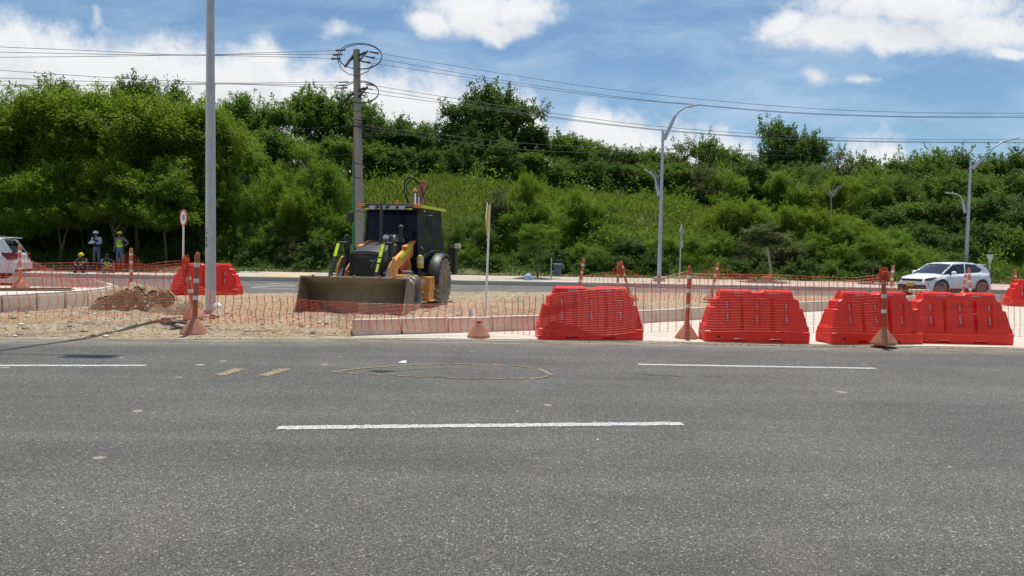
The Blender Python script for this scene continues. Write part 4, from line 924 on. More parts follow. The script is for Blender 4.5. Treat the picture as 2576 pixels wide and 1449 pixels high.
# bonnet and grille
hood = MB(); rows = []
for y, z, hw, zb in ((-2.74, 1.30, .36, .70), (-2.72, 1.355, .365, .70), (-2.62, 1.39, .375, .70), (-2.0, 1.50, .39, .78), (-1.30, 1.63, .41, .82), (-1.1, 1.66, .42, .82)):
    rows.append([(-hw, y, zb), (-hw, y, z - .10), (-hw * .93, y, z - .03), (-hw * .75, y, z), (0, y, z + .02), (hw * .75, y, z), (hw * .93, y, z - .03), (hw, y, z - .10), (hw, y, zb)])
hood.grid(rows); k = len(rows[0]); hood.f.append(tuple(range(k))); bonnet = P_('bonnet', 'black', hood, smooth=30)
m = MB()
for i in range(15): m.box((0, -2.752, .74 + i * .034), (.66, .012, .018))
P_('grille', 'hose', m, bonnet, smooth=0)
m = MB(); m.box((0, -2.757, 1.305), (.70, .03, .035)); m.box((-.35, -2.757, 1.0), (.03, .03, .60)); m.box((.35, -2.757, 1.0), (.03, .03, .60)); m.box((0, -2.757, .70), (.72, .03, .03)); P_('grille_frame', 'black', m, bonnet, bevel=.006)
m = MB(); m.box((.18, -2.763, 1.16), (.16, .008, .045)); P_('name_badge', 'grey', m, bonnet, smooth=0)
m = MB(); m.lathe([(.30, 0), (.30, .05), (.26, .12), (.15, .17), (.01, .18)], 20, Matrix.Translation((.12, -1.32, 1.60)) @ Matrix.Scale(1.2, 4, (0, 1, 0))); P_('bonnet_dome', 'grey', m, bonnet)
m = MB(); m.tube([(0, -1.75, 1.5), (0, -1.75, 2.35), (-.02, -1.72, 2.50)], [.042, .040, .034], 12); m.tube([(0, -1.75, 1.52), (0, -1.75, 1.62)], .06, 12); P_('exhaust_pipe', 'black', m)
m = MB(); m.tube([(.40, -1.50, 1.62), (.40, -1.50, 1.92)], .045, 10); m.ball((.40, -1.5, 1.95), (.07, .07, .06), 10, 6); P_('air_intake', 'black', m)
# cab
fy, ry = -1.08, .58
fb, ft, rb, rt = .73, .65, .88, .78
zb, zt = .82, 2.42
def quad_panel(a, b, c, d, th=.012):
    m = MB(); a, b, c, d = map(Vector, (a, b, c, d)); n = (b - a).cross(d - a).normalized() * th; m.prism([a, b, c, d], n); return m
cab = P_('cab_frame', 'black', (lambda m: [m.bar(p, q, w_, w_) for p, q, w_ in (
    ((-fb, fy, zb), (-ft, fy + .16, zt), .075), ((fb, fy, zb), (ft, fy + .16, zt), .075), ((-rb, ry, zb + .4), (-rt, ry - .1, zt), .08), ((rb, ry, zb + .4), (rt, ry - .1, zt), .08),
    ((-fb, fy, 1.20), (fb, fy, 1.20), .05), ((-ft, fy + .16, zt), (ft, fy + .16, zt), .07), ((-rt, ry - .1, zt), (rt, ry - .1, zt), .07), ((rt, ry - .1, zt), (ft, fy + .16, zt), .07), ((-rt, ry - .1, zt), (-ft, fy + .16, zt), .07),
    ((fb, fy, zb), (.82, -.45, zb), .07), ((-fb, fy, zb), (-.82, -.45, zb), .07), ((.80, -.45, zb), (.87, .2, 1.35), .06), ((.87, .2, 1.35), (rb, ry, 1.40), .06), ((-.80, -.45, zb), (-.87, .2, 1.35), .06), ((-.87, .2, 1.35), (-rb, ry, 1.40), .06),
    ((.80, -.10, 1.42), (.73, -.05, zt), .045), ((-.80, -.10, 1.42), (-.73, -.05, zt), .045))] and m)(MB()), smooth=0, bevel=.012)
m = MB(); m.prism([(-fb, fy, zb - .04), (fb, fy, zb - .04), (.86, -.3, zb - .04), (rb, ry, zb - .04), (-rb, ry, zb - .04), (-.86, -.3, zb - .04)], (0, 0, .10)); P_('cab_floor', 'black', m, bevel=.01)
sf = (zt - zb)
def xs_(z, f=True): t = (z - zb) / (zt - zb); return lerp(fb, ft, t) if f else lerp(rb, rt, t)
def ysf(z): return fy + .16 * (z - zb) / (zt - zb)
m = quad_panel((-xs_(1.2) + .03, ysf(1.2) + .01, 1.2), (xs_(1.2) - .03, ysf(1.2) + .01, 1.2), (ft - .03, fy + .17, zt - .03), (-ft + .03, fy + .17, zt - .03)); P_('windscreen', 'cab_glass', m, smooth=0)
m = quad_panel((-fb + .03, fy + .01, zb), (fb - .03, fy + .01, zb), (fb - .05, fy + .045, 1.18), (-fb + .05, fy + .045, 1.18)); P_('lower_window', 'cab_glass', m, smooth=0)
for s in (-1, 1):
    m = MB(); m.prism([(s * (fb + .01), fy + .06, zb + .45), (s * .80, -.12, zb + .60), (s * .735, -.08, zt - .04), (s * (ft + .0), fy + .2, zt - .04)], (-s * .012, 0, 0)); d = P_('door_window', 'side_glass', m, smooth=0)
    m = MB(); m.prism([(s * (fb + .005), fy + .05, zb + .02), (s * .80, -.42, zb + .02), (s * .83, -.14, zb + .45), (s * .80, -.12, zb + .57), (s * (fb + .005), fy + .06, zb + .42)], (-s * .012, 0, 0)); P_('door_panel', 'cab_glass', m, smooth=0)
    m = MB(); m.prism([(s * .80, -.06, zb + .62), (s * .87, ry - .05, zb + .62), (s * (rt + .005), ry - .14, zt - .04), (s * .735, -.02, zt - .04)], (-s * .012, 0, 0)); P_('rear_side_window', 'side_glass', m, smooth=0)
    m = MB(); m.tube([(s * (fb + .02), fy - .02, 1.05), (s * (fb + .12), fy - .10, 1.08), (s * (fb + .13), fy - .10, 1.45), (s * (fb + .02), fy, 1.5)], .016, 8); P_('grab_handle', 'black', m)
    m = MB(); m.box((s * .80, -.25, 1.42), (.05, .16, .03)); P_('door_handle', 'grey', m, bevel=.005)
    # fenders
    m = MB(); rows = []
    for k in range(11):
        a = PI * (1.02 - k / 10 * .80); rows.append([(s * .66, -math.cos(a) * -.74, .62 + math.sin(a) * .74), (s * 1.10, -math.cos(a) * -.74, .62 + math.sin(a) * .72), (s * 1.13, -math.cos(a) * -.73, .62 + math.sin(a) * .66)])
    rows = [[(x, y, z) for x, y, z in r_] for r_ in rows]; m.grid(rows); P_('fender', 'black', m, solidify=.02, smooth=60)
    m = MB(); m.prism([(s * .72, -.80, .35), (s * .72, -.42, .78), (s * .72, -.35, 1.0), (s * .72, .1, 1.4), (s * .72, .5, 1.3), (s * .72, .5, .6)], (s * .10, 0, 0)); P_('inner_fender', 'black', m)
    # steps and tool box
    m = MB(); m.box((s * .86, -.98, .60), (.36, .42, .34)); m.prism([(s * .70, -1.20, .43), (s * .70, -.78, .43), (s * .70, -.74, .22), (s * .70, -1.24, .22)], (s * .32, 0, 0)); m.box((s * .88, -1.0, .20), (.44, .54, .03)); P_('step_box', 'orange', m, bevel=.01)
    # loader arm
    m = MB(); ax_ = s * .52
    m.prism([(ax_ - .05, -.95, 1.30), (ax_ - .05, -.98, 1.52), (ax_ - .05, -1.15, 1.58), (ax_ - .05, -2.25, 1.22), (ax_ - .05, -2.75, .92), (ax_ - .05, -3.02, .46), (ax_ - .05, -3.02, .28), (ax_ - .05, -2.90, .26), (ax_ - .05, -2.52, .72), (ax_ - .05, -2.1, .98)], (.10, 0, 0)); arm = P_('loader_arm', 'orange', m, bevel=.012)
    m = MB(); m.tube([(ax_ - .055, -.98, 1.50), (ax_ + .055, -.98, 1.50)], .085, 14); m.bar((ax_ + .03 * s, -1.0, 1.62), (ax_ + .03 * s, -1.7, 1.47), .12, .05); P_('arm_pivot', 'orange', m, arm)
    m = MB(); m.bar((ax_ + s * .056, -1.25, 1.475), (ax_ + s * .056, -2.05, 1.215), .008, .075); P_('reflective_tape', 'tape', m, arm, smooth=0)
    m = MB(); m.prism([(ax_ - .03 + s * .07, -2.30, .50), (ax_ - .03 + s * .07, -2.98, .42), (ax_ - .03 + s * .07, -2.90, 1.02), (ax_ - .03 + s * .07, -2.62, 1.25), (ax_ - .03 + s * .07, -2.30, 1.12)], (.05, 0, 0)); m.bar((s * .46, -1.05, .9), (s * .46, -1.4, 1.35), .14, .16); m.bar((s * .5, -1.3, .75), (s * .5, -2.4, .72), .12, .22); P_('loader_frame', 'orange', m, bevel=.008)
    # raised tilt linkage at the front
    m = MB(); m.bar((ax_, -2.45, 1.58), (ax_, -2.62, .75), .05, .13, (0, 1, 0)); m.prism([(ax_ - .03, -2.38, 1.05), (ax_ - .03, -2.50, 1.74), (ax_ - .03, -2.62, 1.72), (ax_ - .03, -2.66, 1.40), (ax_ - .03, -2.55, 1.0)], (.06, 0, 0)); m.bar((ax_, -2.56, 1.55), (ax_, -2.82, 1.54), .16, .06); m.tube([(ax_ - .10, -2.80, 1.54), (ax_ + .10, -2.80, 1.54)], .035, 10); P_('bell_crank', 'black', m, bevel=.006)
    lk = MB(); top = Vector((ax_ - .07, -2.82, 1.55)); bot = Vector((ax_ - .11, -3.28, .70)); lk.bar(top, bot, .085, .05, (0, 1, 0)); link = P_('tilt_link', 'black', lk, bevel=.006)
    m = MB(); d_ = (bot - top); o_ = Vector((0, -.032, 0)); m.bar(top + d_ * .03 + o_, top + d_ * .36 + o_, .072, .006, (0, 1, 0)); m.bar(top + d_ * .40 + o_, top + d_ * .50 + o_, .072, .006, (0, 1, 0)) if s > 0 else None; m.bar(top + d_ * .54 + o_, top + d_ * .74 + o_, .05, .006, (0, 1, 0)) if s > 0 else None; P_('reflective_tape', 'tape', m, link, smooth=0)
    m = MB(); m.tube([(ax_ + .04, -2.72, 1.15), (ax_ + .0, -2.97, .62)], .045, 10); m.tube([(ax_ + .04, -2.72, 1.10), (ax_ + .04, -2.68, 1.26)], .05, 10); P_('tilt_cylinder', 'black', m)
    m = MB(); m.tube([(ax_ + .015, -2.86, .92), (ax_ - .02, -3.02, .50)], .026, 10); m.tube([(ax_ + .035, -2.89, .98), (ax_ + .03, -3.03, .64)], .03, 10); P_('cylinder_rod', 'chrome', m)
    m = MB(); m.tube([(s * .30, -1.35, .85), (s * .44, -2.2, .95), (s * .5, -2.45, 1.05)], .05, 10); P_('lift_cylinder', 'black', m)
    # beacons at roof corners and stabiliser legs
    m = MB(); m.box((s * .70, -1.19, 2.475), (.17, .10, .10)); P_('corner_lamp', 'amber', m, bevel=.01)
    m = MB(); m.box((s * .95, 1.35, 1.15), (.20, .26, .75)); m.box((s * .95, 1.35, 1.5), (.24, .2, .14)); P_('stabiliser_leg', 'black', m, bevel=.012)
    # mirrors
    m = MB(); m.tube([(s * .64, -.98, 2.30), (s * .86, -1.08, 2.36), (s * (1.0 if s < 0 else .86), -1.12, 2.33)], .014, 8); mr = P_('mirror_arm', 'black', m)
    m = MB(); m.box((s * (1.03 if s < 0 else .90), -1.12 if s < 0 else -.80, 2.20 if s < 0 else 2.14), (.17, .06, .27)); P_('mirror', 'black', m, mr, bevel=.025)
    m = MB(); m.box((s * .42, -2.62, .86), (.10, .10, .09)); P_('marker_lamp', 'grey', m, bevel=.01)
# roof
m = MB(); m.prism([(-.71, -1.24, 2.42), (.71, -1.24, 2.42), (.93, .68, 2.42), (-.93, .68, 2.42)], (0, 0, .055)); m.prism([(-.67, -1.18, 2.475), (.67, -1.18, 2.475), (.87, .62, 2.475), (-.87, .62, 2.475)], (0, 0, .05)); roof = P_('roof', 'black', m, bevel=.015)
m = MB(); m.box((0, -1.243, 2.40), (1.18, .008, .035)); P_('roof_tape', 'tape', m, roof, smooth=0)
m = MB(); m.bar((.745, -1.06, 2.475), (.93, .58, 2.475), .03, .07); P_('roof_tape', 'tape', m, roof, smooth=0)
for x in (-.38, -.13, .13, .36):
    m = MB(); m.box((x, -1.30, 2.42), (.17, .09, .10)); l = P_('work_lamp', 'grey', m, roof, bevel=.012); m = MB(); m.box((x, -1.348, 2.42), (.14, .006, .075)); P_('lens', 'lens', m, l, smooth=0)
m = MB(); m.lathe([(.055, 0), (.055, .06), (.045, .10), (.01, .115)], 14, Matrix.Translation((.05, -.75, 2.52))); P_('beacon', 'amber', m, roof)
# bucket
def prof(z): return interp(z, [(0, -3.98), (.012, -3.98)])
pr = [(-3.82, .0), (-3.5, .012), (-3.28, .05), (-3.13, .16), (-3.07, .32), (-3.10, .50), (-3.22, .66), (-3.38, .79)]
m = MB(); m.grid([[(-1.20, y, z), (1.20, y, z)] for y, z in pr]); bk = P_('bucket', 'bucket', m, solidify=.03, smooth=60)
for s in (-1, 1):
    m = MB(); m.prism([(s * 1.20 - .012, y, z) for y, z in pr] + [(s * 1.20 - .012, -3.46, .79), (s * 1.20 - .012, -3.52, .60), (s * 1.20 - .012, -3.60, .34), (s * 1.20 - .012, -3.72, .12)], (.024, 0, 0)); P_('side_plate', 'bucket', m, bk, bevel=.003)
m = MB(); m.box((0, -3.41, .80), (2.44, .075, .035)); m.box((0, -3.78, .005), (2.44, .16, .025)); P_('cutting_edge', 'edge', m, bk, bevel=.004)
m = MB(); [m.box((x, -3.44, .82), (.05, .05, .05)) for x in (-.92, -.55, .02, .58, .9)]; P_('hooks', 'rust', m, bk, bevel=.008)
m = MB(); [m.tube([(x, -2.75, .62), (x - .1, -2.95, .72), (x + .03, -3.1, 1.0), (x + .12, -2.9, 1.25)], .012, 6) for x in (.22, .30)]; P_('hydraulic_hose', 'hose', m)
m = MB(); m.lathe([(.075, 0), (.08, .02), (.08, .26), (.06, .30), (.02, .32)], 14, Matrix.Translation((.80, -1.22, .98))); ex = P_('canister', 'sign_yellow', m)
m = MB(); m.lathe([(.082, .12), (.082, .19)], 14, Matrix.Translation((.80, -1.22, .98)), cap=False); m.lathe([(.082, .24), (.082, .27)], 14, Matrix.Translation((.80, -1.22, .98)), cap=False); P_('canister_band', 'tag', m, ex)
m = MB(); m.prism([(.575, -2.05, .95), (.575, -1.85, 1.05), (.575, -1.5, 1.2), (.575, -1.52, 1.12), (.575, -1.9, .88)], (.006, 0, 0)); P_('side_sticker', 'red_tag', m, smooth=0)
m = MB(); m.box((.865, -1.193, .66), (.10, .006, .12)); P_('step_sticker', 'tag', m, smooth=0)
m = MB(); m.box((.62, -1.75, .88), (.26, .34, .10)); P_('battery_cover', 'grey', m, bevel=.03)
# backhoe boom behind
m = MB(); m.bar((.22, 1.5, .9), (.20, 1.7, 2.85), .30, .34, (0, 1, 0)); m.box((.15, 1.45, .9), (.8, .3, .6)); boom = P_('boom', 'rust', m, bevel=.02)
m = MB()
for x in (.11, .31): m.prism([(x - .02, 1.52, 2.6), (x - .02, 1.85, 2.6), (x - .02, 1.80, 3.10), (x - .02, 1.66, 3.16), (x - .02, 1.55, 3.08)], (.04, 0, 0))
m.tube([(.06, 1.62, 3.05), (.36, 1.62, 3.05)], .045, 10); m.box((.30, 1.68, 3.22), (.16, .22, .20)); m.box((.34, 1.66, 3.33), (.28, .2, .04)); P_('boom_head', 'rust', m, boom, bevel=.01)
m = MB(); m.tube([(.17, 1.5, 2.3), (.17, 1.52, 3.0)], .035, 10); m.tube([(.27, 1.5, 2.3), (.27, 1.52, 2.9)], .02, 10); P_('boom_cylinder', 'chrome', m, boom)
for pts in ([(-.02, 1.5, 2.55), (-.09, 1.5, 2.85), (-.16, 1.5, 3.15), (-.12, 1.5, 3.36), (.0, 1.5, 3.44), (.14, 1.5, 3.38), (.26, 1.55, 3.25)], [(.0, 1.52, 2.55), (-.04, 1.5, 2.8), (-.14, 1.5, 3.05), (-.16, 1.5, 3.25), (-.04, 1.5, 3.46), (.12, 1.5, 3.43), (.24, 1.55, 3.30)], [(.05, 1.52, 2.95), (-.02, 1.5, 2.98), (-.10, 1.5, 3.14), (-.06, 1.5, 3.30), (.06, 1.5, 3.38)], [(.48, 1.5, 2.5), (.46, 1.5, 2.75), (.38, 1.5, 3.0), (.33, 1.52, 3.2)], [(.34, 1.5, 2.9), (.42, 1.5, 3.0), (.52, 1.48, 3.15), (.55, 1.48, 3.22)]):
    m = MB(); m.tube(pts, .017, 8); P_('hydraulic_hose', 'hose', m, boom)
for o_ in [boom] + [c_ for c_ in bh.children if c_.name.startswith('hydraulic_hose') and False]: o_.location.x = -.36
m = MB(); m.box((1.12, 1.2, 1.55), (.14, .16, .12)); P_('rear_lamp', 'tag', m, bevel=.01)

# ------------------------------------------------------------------ cars
def car(name, label, loc, rz, P, suv=False):
    L, W_, Hh = P['L'], P['W'], P['H']; root = thing(name, label, 'car', loc, rz)
    hw = W_ / 2; fwx, rwx, wr = P['fw'], P['rw'], P['wr']
    def belt(x): return interp(x, P['belt'])
    def wid(x): return interp(x, P['wid']) * hw
    X = sorted(set([-L / 2, -L / 2 + .03, -L / 2 + .10, L / 2 - .28, L / 2 - .12, L / 2 - .04, L / 2] + [lerp(-L / 2, L / 2, i / 36) for i in range(37)]))
    def arch(x):
        z = P['zb'] + .0
        for c in (fwx, rwx):
            d = abs(x - c); ra = wr + .06
            if d < ra: z = max(z, wr + math.sqrt(ra * ra - d * d))
        return z
    rows = []
    for x in X:
        b = belt(x); w_ = wid(x); zl = arch(x); e = 0
        z1 = max(zl + .03, lerp(zl, b, .35)); fl = .03 * max(0, 1 - min(abs(x - fwx), abs(x - rwx)) / .55)
        half = [(w_ * .80, zl), (w_ - .02 + fl, zl + .005), (w_ + fl, min(z1, b - .2)), (w_ - .005, b - .16), (w_ - .05, b - .04), (w_ - .12, b), (w_ * .5, b + P['crown'](x)), (0, b + P['crown'](x) * 1.2)]
        rows.append([(x, y, z) for y, z in half] + [(x, -y, z) for y, z in half[::-1][1:]])
    m = MB(); m.grid(rows); k = len(rows[0]); m.f.append(tuple(range(k))); m.f.append(tuple(range((len(rows) - 1) * k, len(rows) * k))); body = m.build('body', 'carwhite', root, smooth=50)
    # dark sill and arch trim
    for s in (-1, 1):
        for c in (fwx, rwx):
            m = MB(); r0, r1 = wr + .035, wr + .10; rr = [[], []]
            for i in range(15):
                a = PI * (-.04 + 1.08 * i / 14); y = s * (wid(c + math.cos(a) * r1) + .028)
                rr[0].append((c + math.cos(a) * r0, y, wr + math.sin(a) * r0)); rr[1].append((c + math.cos(a) * r1, y + s * .004, wr + math.sin(a) * r1))
            m.grid(rr); m.build('arch_trim', 'carblack', root, solidify=.02)
            t = MB(); ax = Matrix.Translation((c, s * (hw - .11), wr)) @ Matrix.Rotation(PI / 2, 4, 'X'); t.lathe([(wr * .62, -.11), (wr * .95, -.10), (wr, -.06), (wr, .06), (wr * .95, .10), (wr * .62, .11)], 28, ax, cap=False); ty = t.build('wheel', 'rubber', root)
            t = MB(); t.lathe([(wr * .66, -.09), (wr * .60, 0.0), (.01, 0)], 24, ax, cap=False); t.lathe([(wr * .66, .09), (wr * .6, .0)], 24, ax, cap=False)
            for q in range(10):
                a = 2 * PI * q / 10; t.bar((c + math.cos(a) * .04, s * (hw - .02), wr + math.sin(a) * .04), (c + math.cos(a) * wr * .62, s * (hw - .01), wr + math.sin(a) * wr * .62), .03, .035, (0, 1, 0))
            t.build('rim', 'alloy', ty, smooth=30)
            t = MB(); t.box((c, s * (hw - .42), wr + .05), (wr * 2.0, .5, wr * 1.6)); t.build('wheel_well', 'sign_black', root, smooth=0)
        m = MB(); m.box(((fwx + rwx) / 2, s * (hw - .03), P['zb'] + .05), (fwx - rwx - 2 * wr - .15, .06, .16)); m.build('sill', 'carblack', root, bevel=.01)
    # glasshouse: glass all round, then roof skin and pillars proud of it
    G = P['glass']                                     # (x, z_low, z_top, half width at top)
    rows = []
    for x, z0, z1, wt in G:
        wl = wid(x) - .13; rows.append([(x, -wl, z0), (x, -wt * 1.0, z1 - .04), (x, -wt * .86, z1), (x, 0, z1 + .015), (x, wt * .86, z1), (x, wt, z1 - .04), (x, wl, z0)])
    m = MB(); m.grid(rows); m.f.append(tuple(range(7))); m.f.append(tuple(range(len(m.v) - 7, len(m.v)))); m.build('windows', 'carglass', root, smooth=30)
    rf = [g_ for g_ in G if g_[2] > P['rz']]; m = MB(); rr = []
    for x, z0, z1, wt in rf: rr.append([(x, -wt - .012, z1 - .055), (x, -wt * .87, z1 + .012), (x, 0, z1 + .028), (x, wt * .87, z1 + .012), (x, wt + .012, z1 - .055)])
    m.grid(rr); m.build('roof', 'carwhite', root, solidify=.02, smooth=60)
    for s in (-1, 1):
        for (xa, za, ya, xb, zb_, yb, w_) in P['pillars']:
            m = MB(); m.bar((xa, s * ya, za), (xb, s * yb, zb_), w_, .045, (0, 1, .2)); m.build('pillar', 'carwhite', root, bevel=.012)
        for poly in P['quarter']:
            m = MB(); m.prism([(x, s * (y), z) for x, y, z in poly], (0, s * .02, 0)); m.build('rear_quarter', 'carwhite', root, bevel=.006)
        m = MB(); m.ball((P['mx'], s * (hw + .10), P['mz']), (.09, .12, .075), 12, 8); mi = m.build('mirror', 'carwhite', root); 
        m = MB(); m.bar((P['mx'] + .0, s * (hw - .1), P['mz'] - .08), (P['mx'], s * (hw + .04), P['mz'] - .05), .06, .04); m.build('mirror_foot', 'carblack', mi)
        for x in P['handles']:
            m = MB(); m.box((x, s * (wid(x) + .012), belt(x) - .14), (.20, .025, .03)); m.build('door_handle', 'carwhite', root, bevel=.008)
        for x in P['gaps']:
            m = MB(); m.bar((x, s * (wid(x) + .003), P['zb'] + .12), (x - .03, s * (wid(x) - .02), belt(x) - .06), .012, .012); m.build('door_gap', 'carblack', root, smooth=0)
        for nm, mt, poly, th in P['lamps']:
            m = MB(); m.prism([(x, s * y, z) for x, y, z in poly], Vector(th) * Vector((1, s, 1)) if False else (th[0], s * th[1], th[2])); m.build(nm, mt, root, bevel=.006)
    for nm, mt, c, d in P['boxes']:
        m = MB(); m.box(c, d); m.build(nm, mt, root, bevel=.012)
    return root
CR = dict(L=4.18, W=1.77, H=1.56, fw=1.30, rw=-1.26, wr=.335, zb=.22,
  belt=[(-2.09, .92), (-1.9, 1.03), (-1.3, 1.06), (0, .99), (.75, .97), (1.3, .93), (1.75, .84), (2.0, .74), (2.09, .60)], wid=[(-2.09, .80), (-1.9, .93), (-1.3, 1.0), (-.6, .97), (.4, .97), (1.3, 1.0), (1.8, .93), (2.0, .80), (2.09, .66)],
  crown=lambda x: .05 if x > .5 else .02,
  glass=[(1.18, .95, .97, .60), (.95, .97, 1.10, .62), (.40, .97, 1.40, .60), (.15, .97, 1.46, .59), (-.5, .98, 1.49, .59), (-1.1, 1.0, 1.46, .57), (-1.55, 1.02, 1.38, .54), (-1.75, 1.02, 1.22, .60), (-1.98, 1.02, 1.05, .62)], rz=1.36,
  pillars=[(1.15, .96, .74, .32, 1.42, .60, .06), (-.28, .98, .76, -.40, 1.44, .61, .05)],
  quarter=[[(-1.15, .775, .98), (-1.98, .70, 1.0), (-1.85, .64, 1.22), (-1.62, .60, 1.38), (-1.05, .60, 1.46), (-1.02, .60, 1.43), (-1.50, .63, 1.20)]],
  mx=.72, mz=1.04, handles=(-.0, -.95), gaps=(.92, -.22, -1.0),
  lamps=[('headlight', 'headl', [(2.02, .56, .74), (1.97, .66, .80), (1.62, .84, .84), (1.58, .86, .80), (1.90, .80, .70), (2.02, .66, .67)], (.012, .018, .0)), ('tail_light', 'tail', [(-2.05, .60, .92), (-1.80, .84, .98), (-1.80, .86, .86), (-2.04, .70, .80)], (-.03, .02, 0)), ('day_lamp', 'lens', [(2.0, .76, .60), (1.96, .80, .60), (1.95, .80, .40), (1.99, .76, .40)], (.03, .01, 0))],
  boxes=[('upper_grille', 'carblack', (2.04, 0, .70), (.12, 1.0, .10)), ('lower_grille', 'carblack', (2.03, 0, .36), (.16, 1.35, .26)), ('bumper', 'carwhite', (2.02, 0, .54), (.15, 1.30, .13)), ('number_plate', 'plate', (2.12, 0, .50), (.03, .36, .16)), ('spoiler', 'carwhite', (-1.72, 0, 1.42), (.32, 1.10, .035)), ('rear_bumper', 'carblack', (-2.03, 0, .42), (.16, 1.4, .28))])
c0 = at(2375, 739, 33.6)
car('crossover_car', 'white compact crossover with tinted windows driving left behind the last red barriers', (c0.x, 33.6, -.012), R(180 + 22), CR)
SV = dict(L=4.7, W=1.85, H=1.68, fw=1.40, rw=-1.38, wr=.36, zb=.28,
  belt=[(-2.35, .98), (-2.2, 1.08), (-1.3, 1.08), (0, 1.03), (.9, 1.0), (1.6, .98), (2.1, .90), (2.3, .78), (2.35, .65)], wid=[(-2.35, .86), (-2.1, .97), (-1.3, 1.0), (1.3, 1.0), (2.0, .93), (2.35, .74)],
  crown=lambda x: .04 if x > .7 else .01,
  glass=[(1.35, 1.0, 1.03, .66), (.6, 1.02, 1.50, .66), (.3, 1.02, 1.60, .66), (-.8, 1.05, 1.65, .66), (-1.7, 1.06, 1.62, .64), (-1.95, 1.06, 1.52, .64), (-2.25, 1.06, 1.10, .70)], rz=1.49,
  pillars=[(1.3, 1.0, .78, .5, 1.52, .67, .07), (-.2, 1.04, .80, -.28, 1.6, .68, .07), (-1.25, 1.06, .80, -1.30, 1.6, .67, .09)],
  quarter=[[(-1.55, .80, 1.04), (-2.27, .75, 1.04), (-2.12, .70, 1.30), (-1.95, .68, 1.56), (-1.75, .67, 1.60), (-1.62, .68, 1.56)]],
  mx=.95, mz=1.12, handles=(-.05, -1.1), gaps=(1.0, -.22, -1.25),
  lamps=[('headlight', 'headl', [(2.30, .56, .80), (1.85, .90, .92), (1.85, .92, .82), (2.28, .70, .70)], (.02, .02, 0)), ('tail_light', 'tail', [(-2.37, .50, 1.04), (-2.33, .86, 1.07), (-1.93, .945, 1.06), (-1.95, .95, 1.0), (-2.14, .92, .80), (-2.30, .86, .78), (-2.37, .62, .82)], (-.02, .015, 0))],
  boxes=[('grille', 'carblack', (2.32, 0, .72), (.10, 1.1, .22)), ('rear_bumper', 'carwhite', (-2.33, 0, .56), (.20, 1.66, .30)), ('bumper_skirt', 'carblack', (-2.32, 0, .38), (.16, 1.5, .12)), ('spoiler', 'carwhite', (-1.98, 0, 1.64), (.34, 1.25, .04)), ('roof_rail', 'carblack', (-.6, .60, 1.70), (1.9, .03, .03)), ('roof_rail', 'carblack', (-.6, -.60, 1.70), (1.9, .03, .03))])
a = R(195); e = at(66, 680, 29.0)
car('suv_car', 'white sport utility car cut by the left edge, showing its red tail lamp', (e.x - 2.55, 28.6, .17), a, SV)
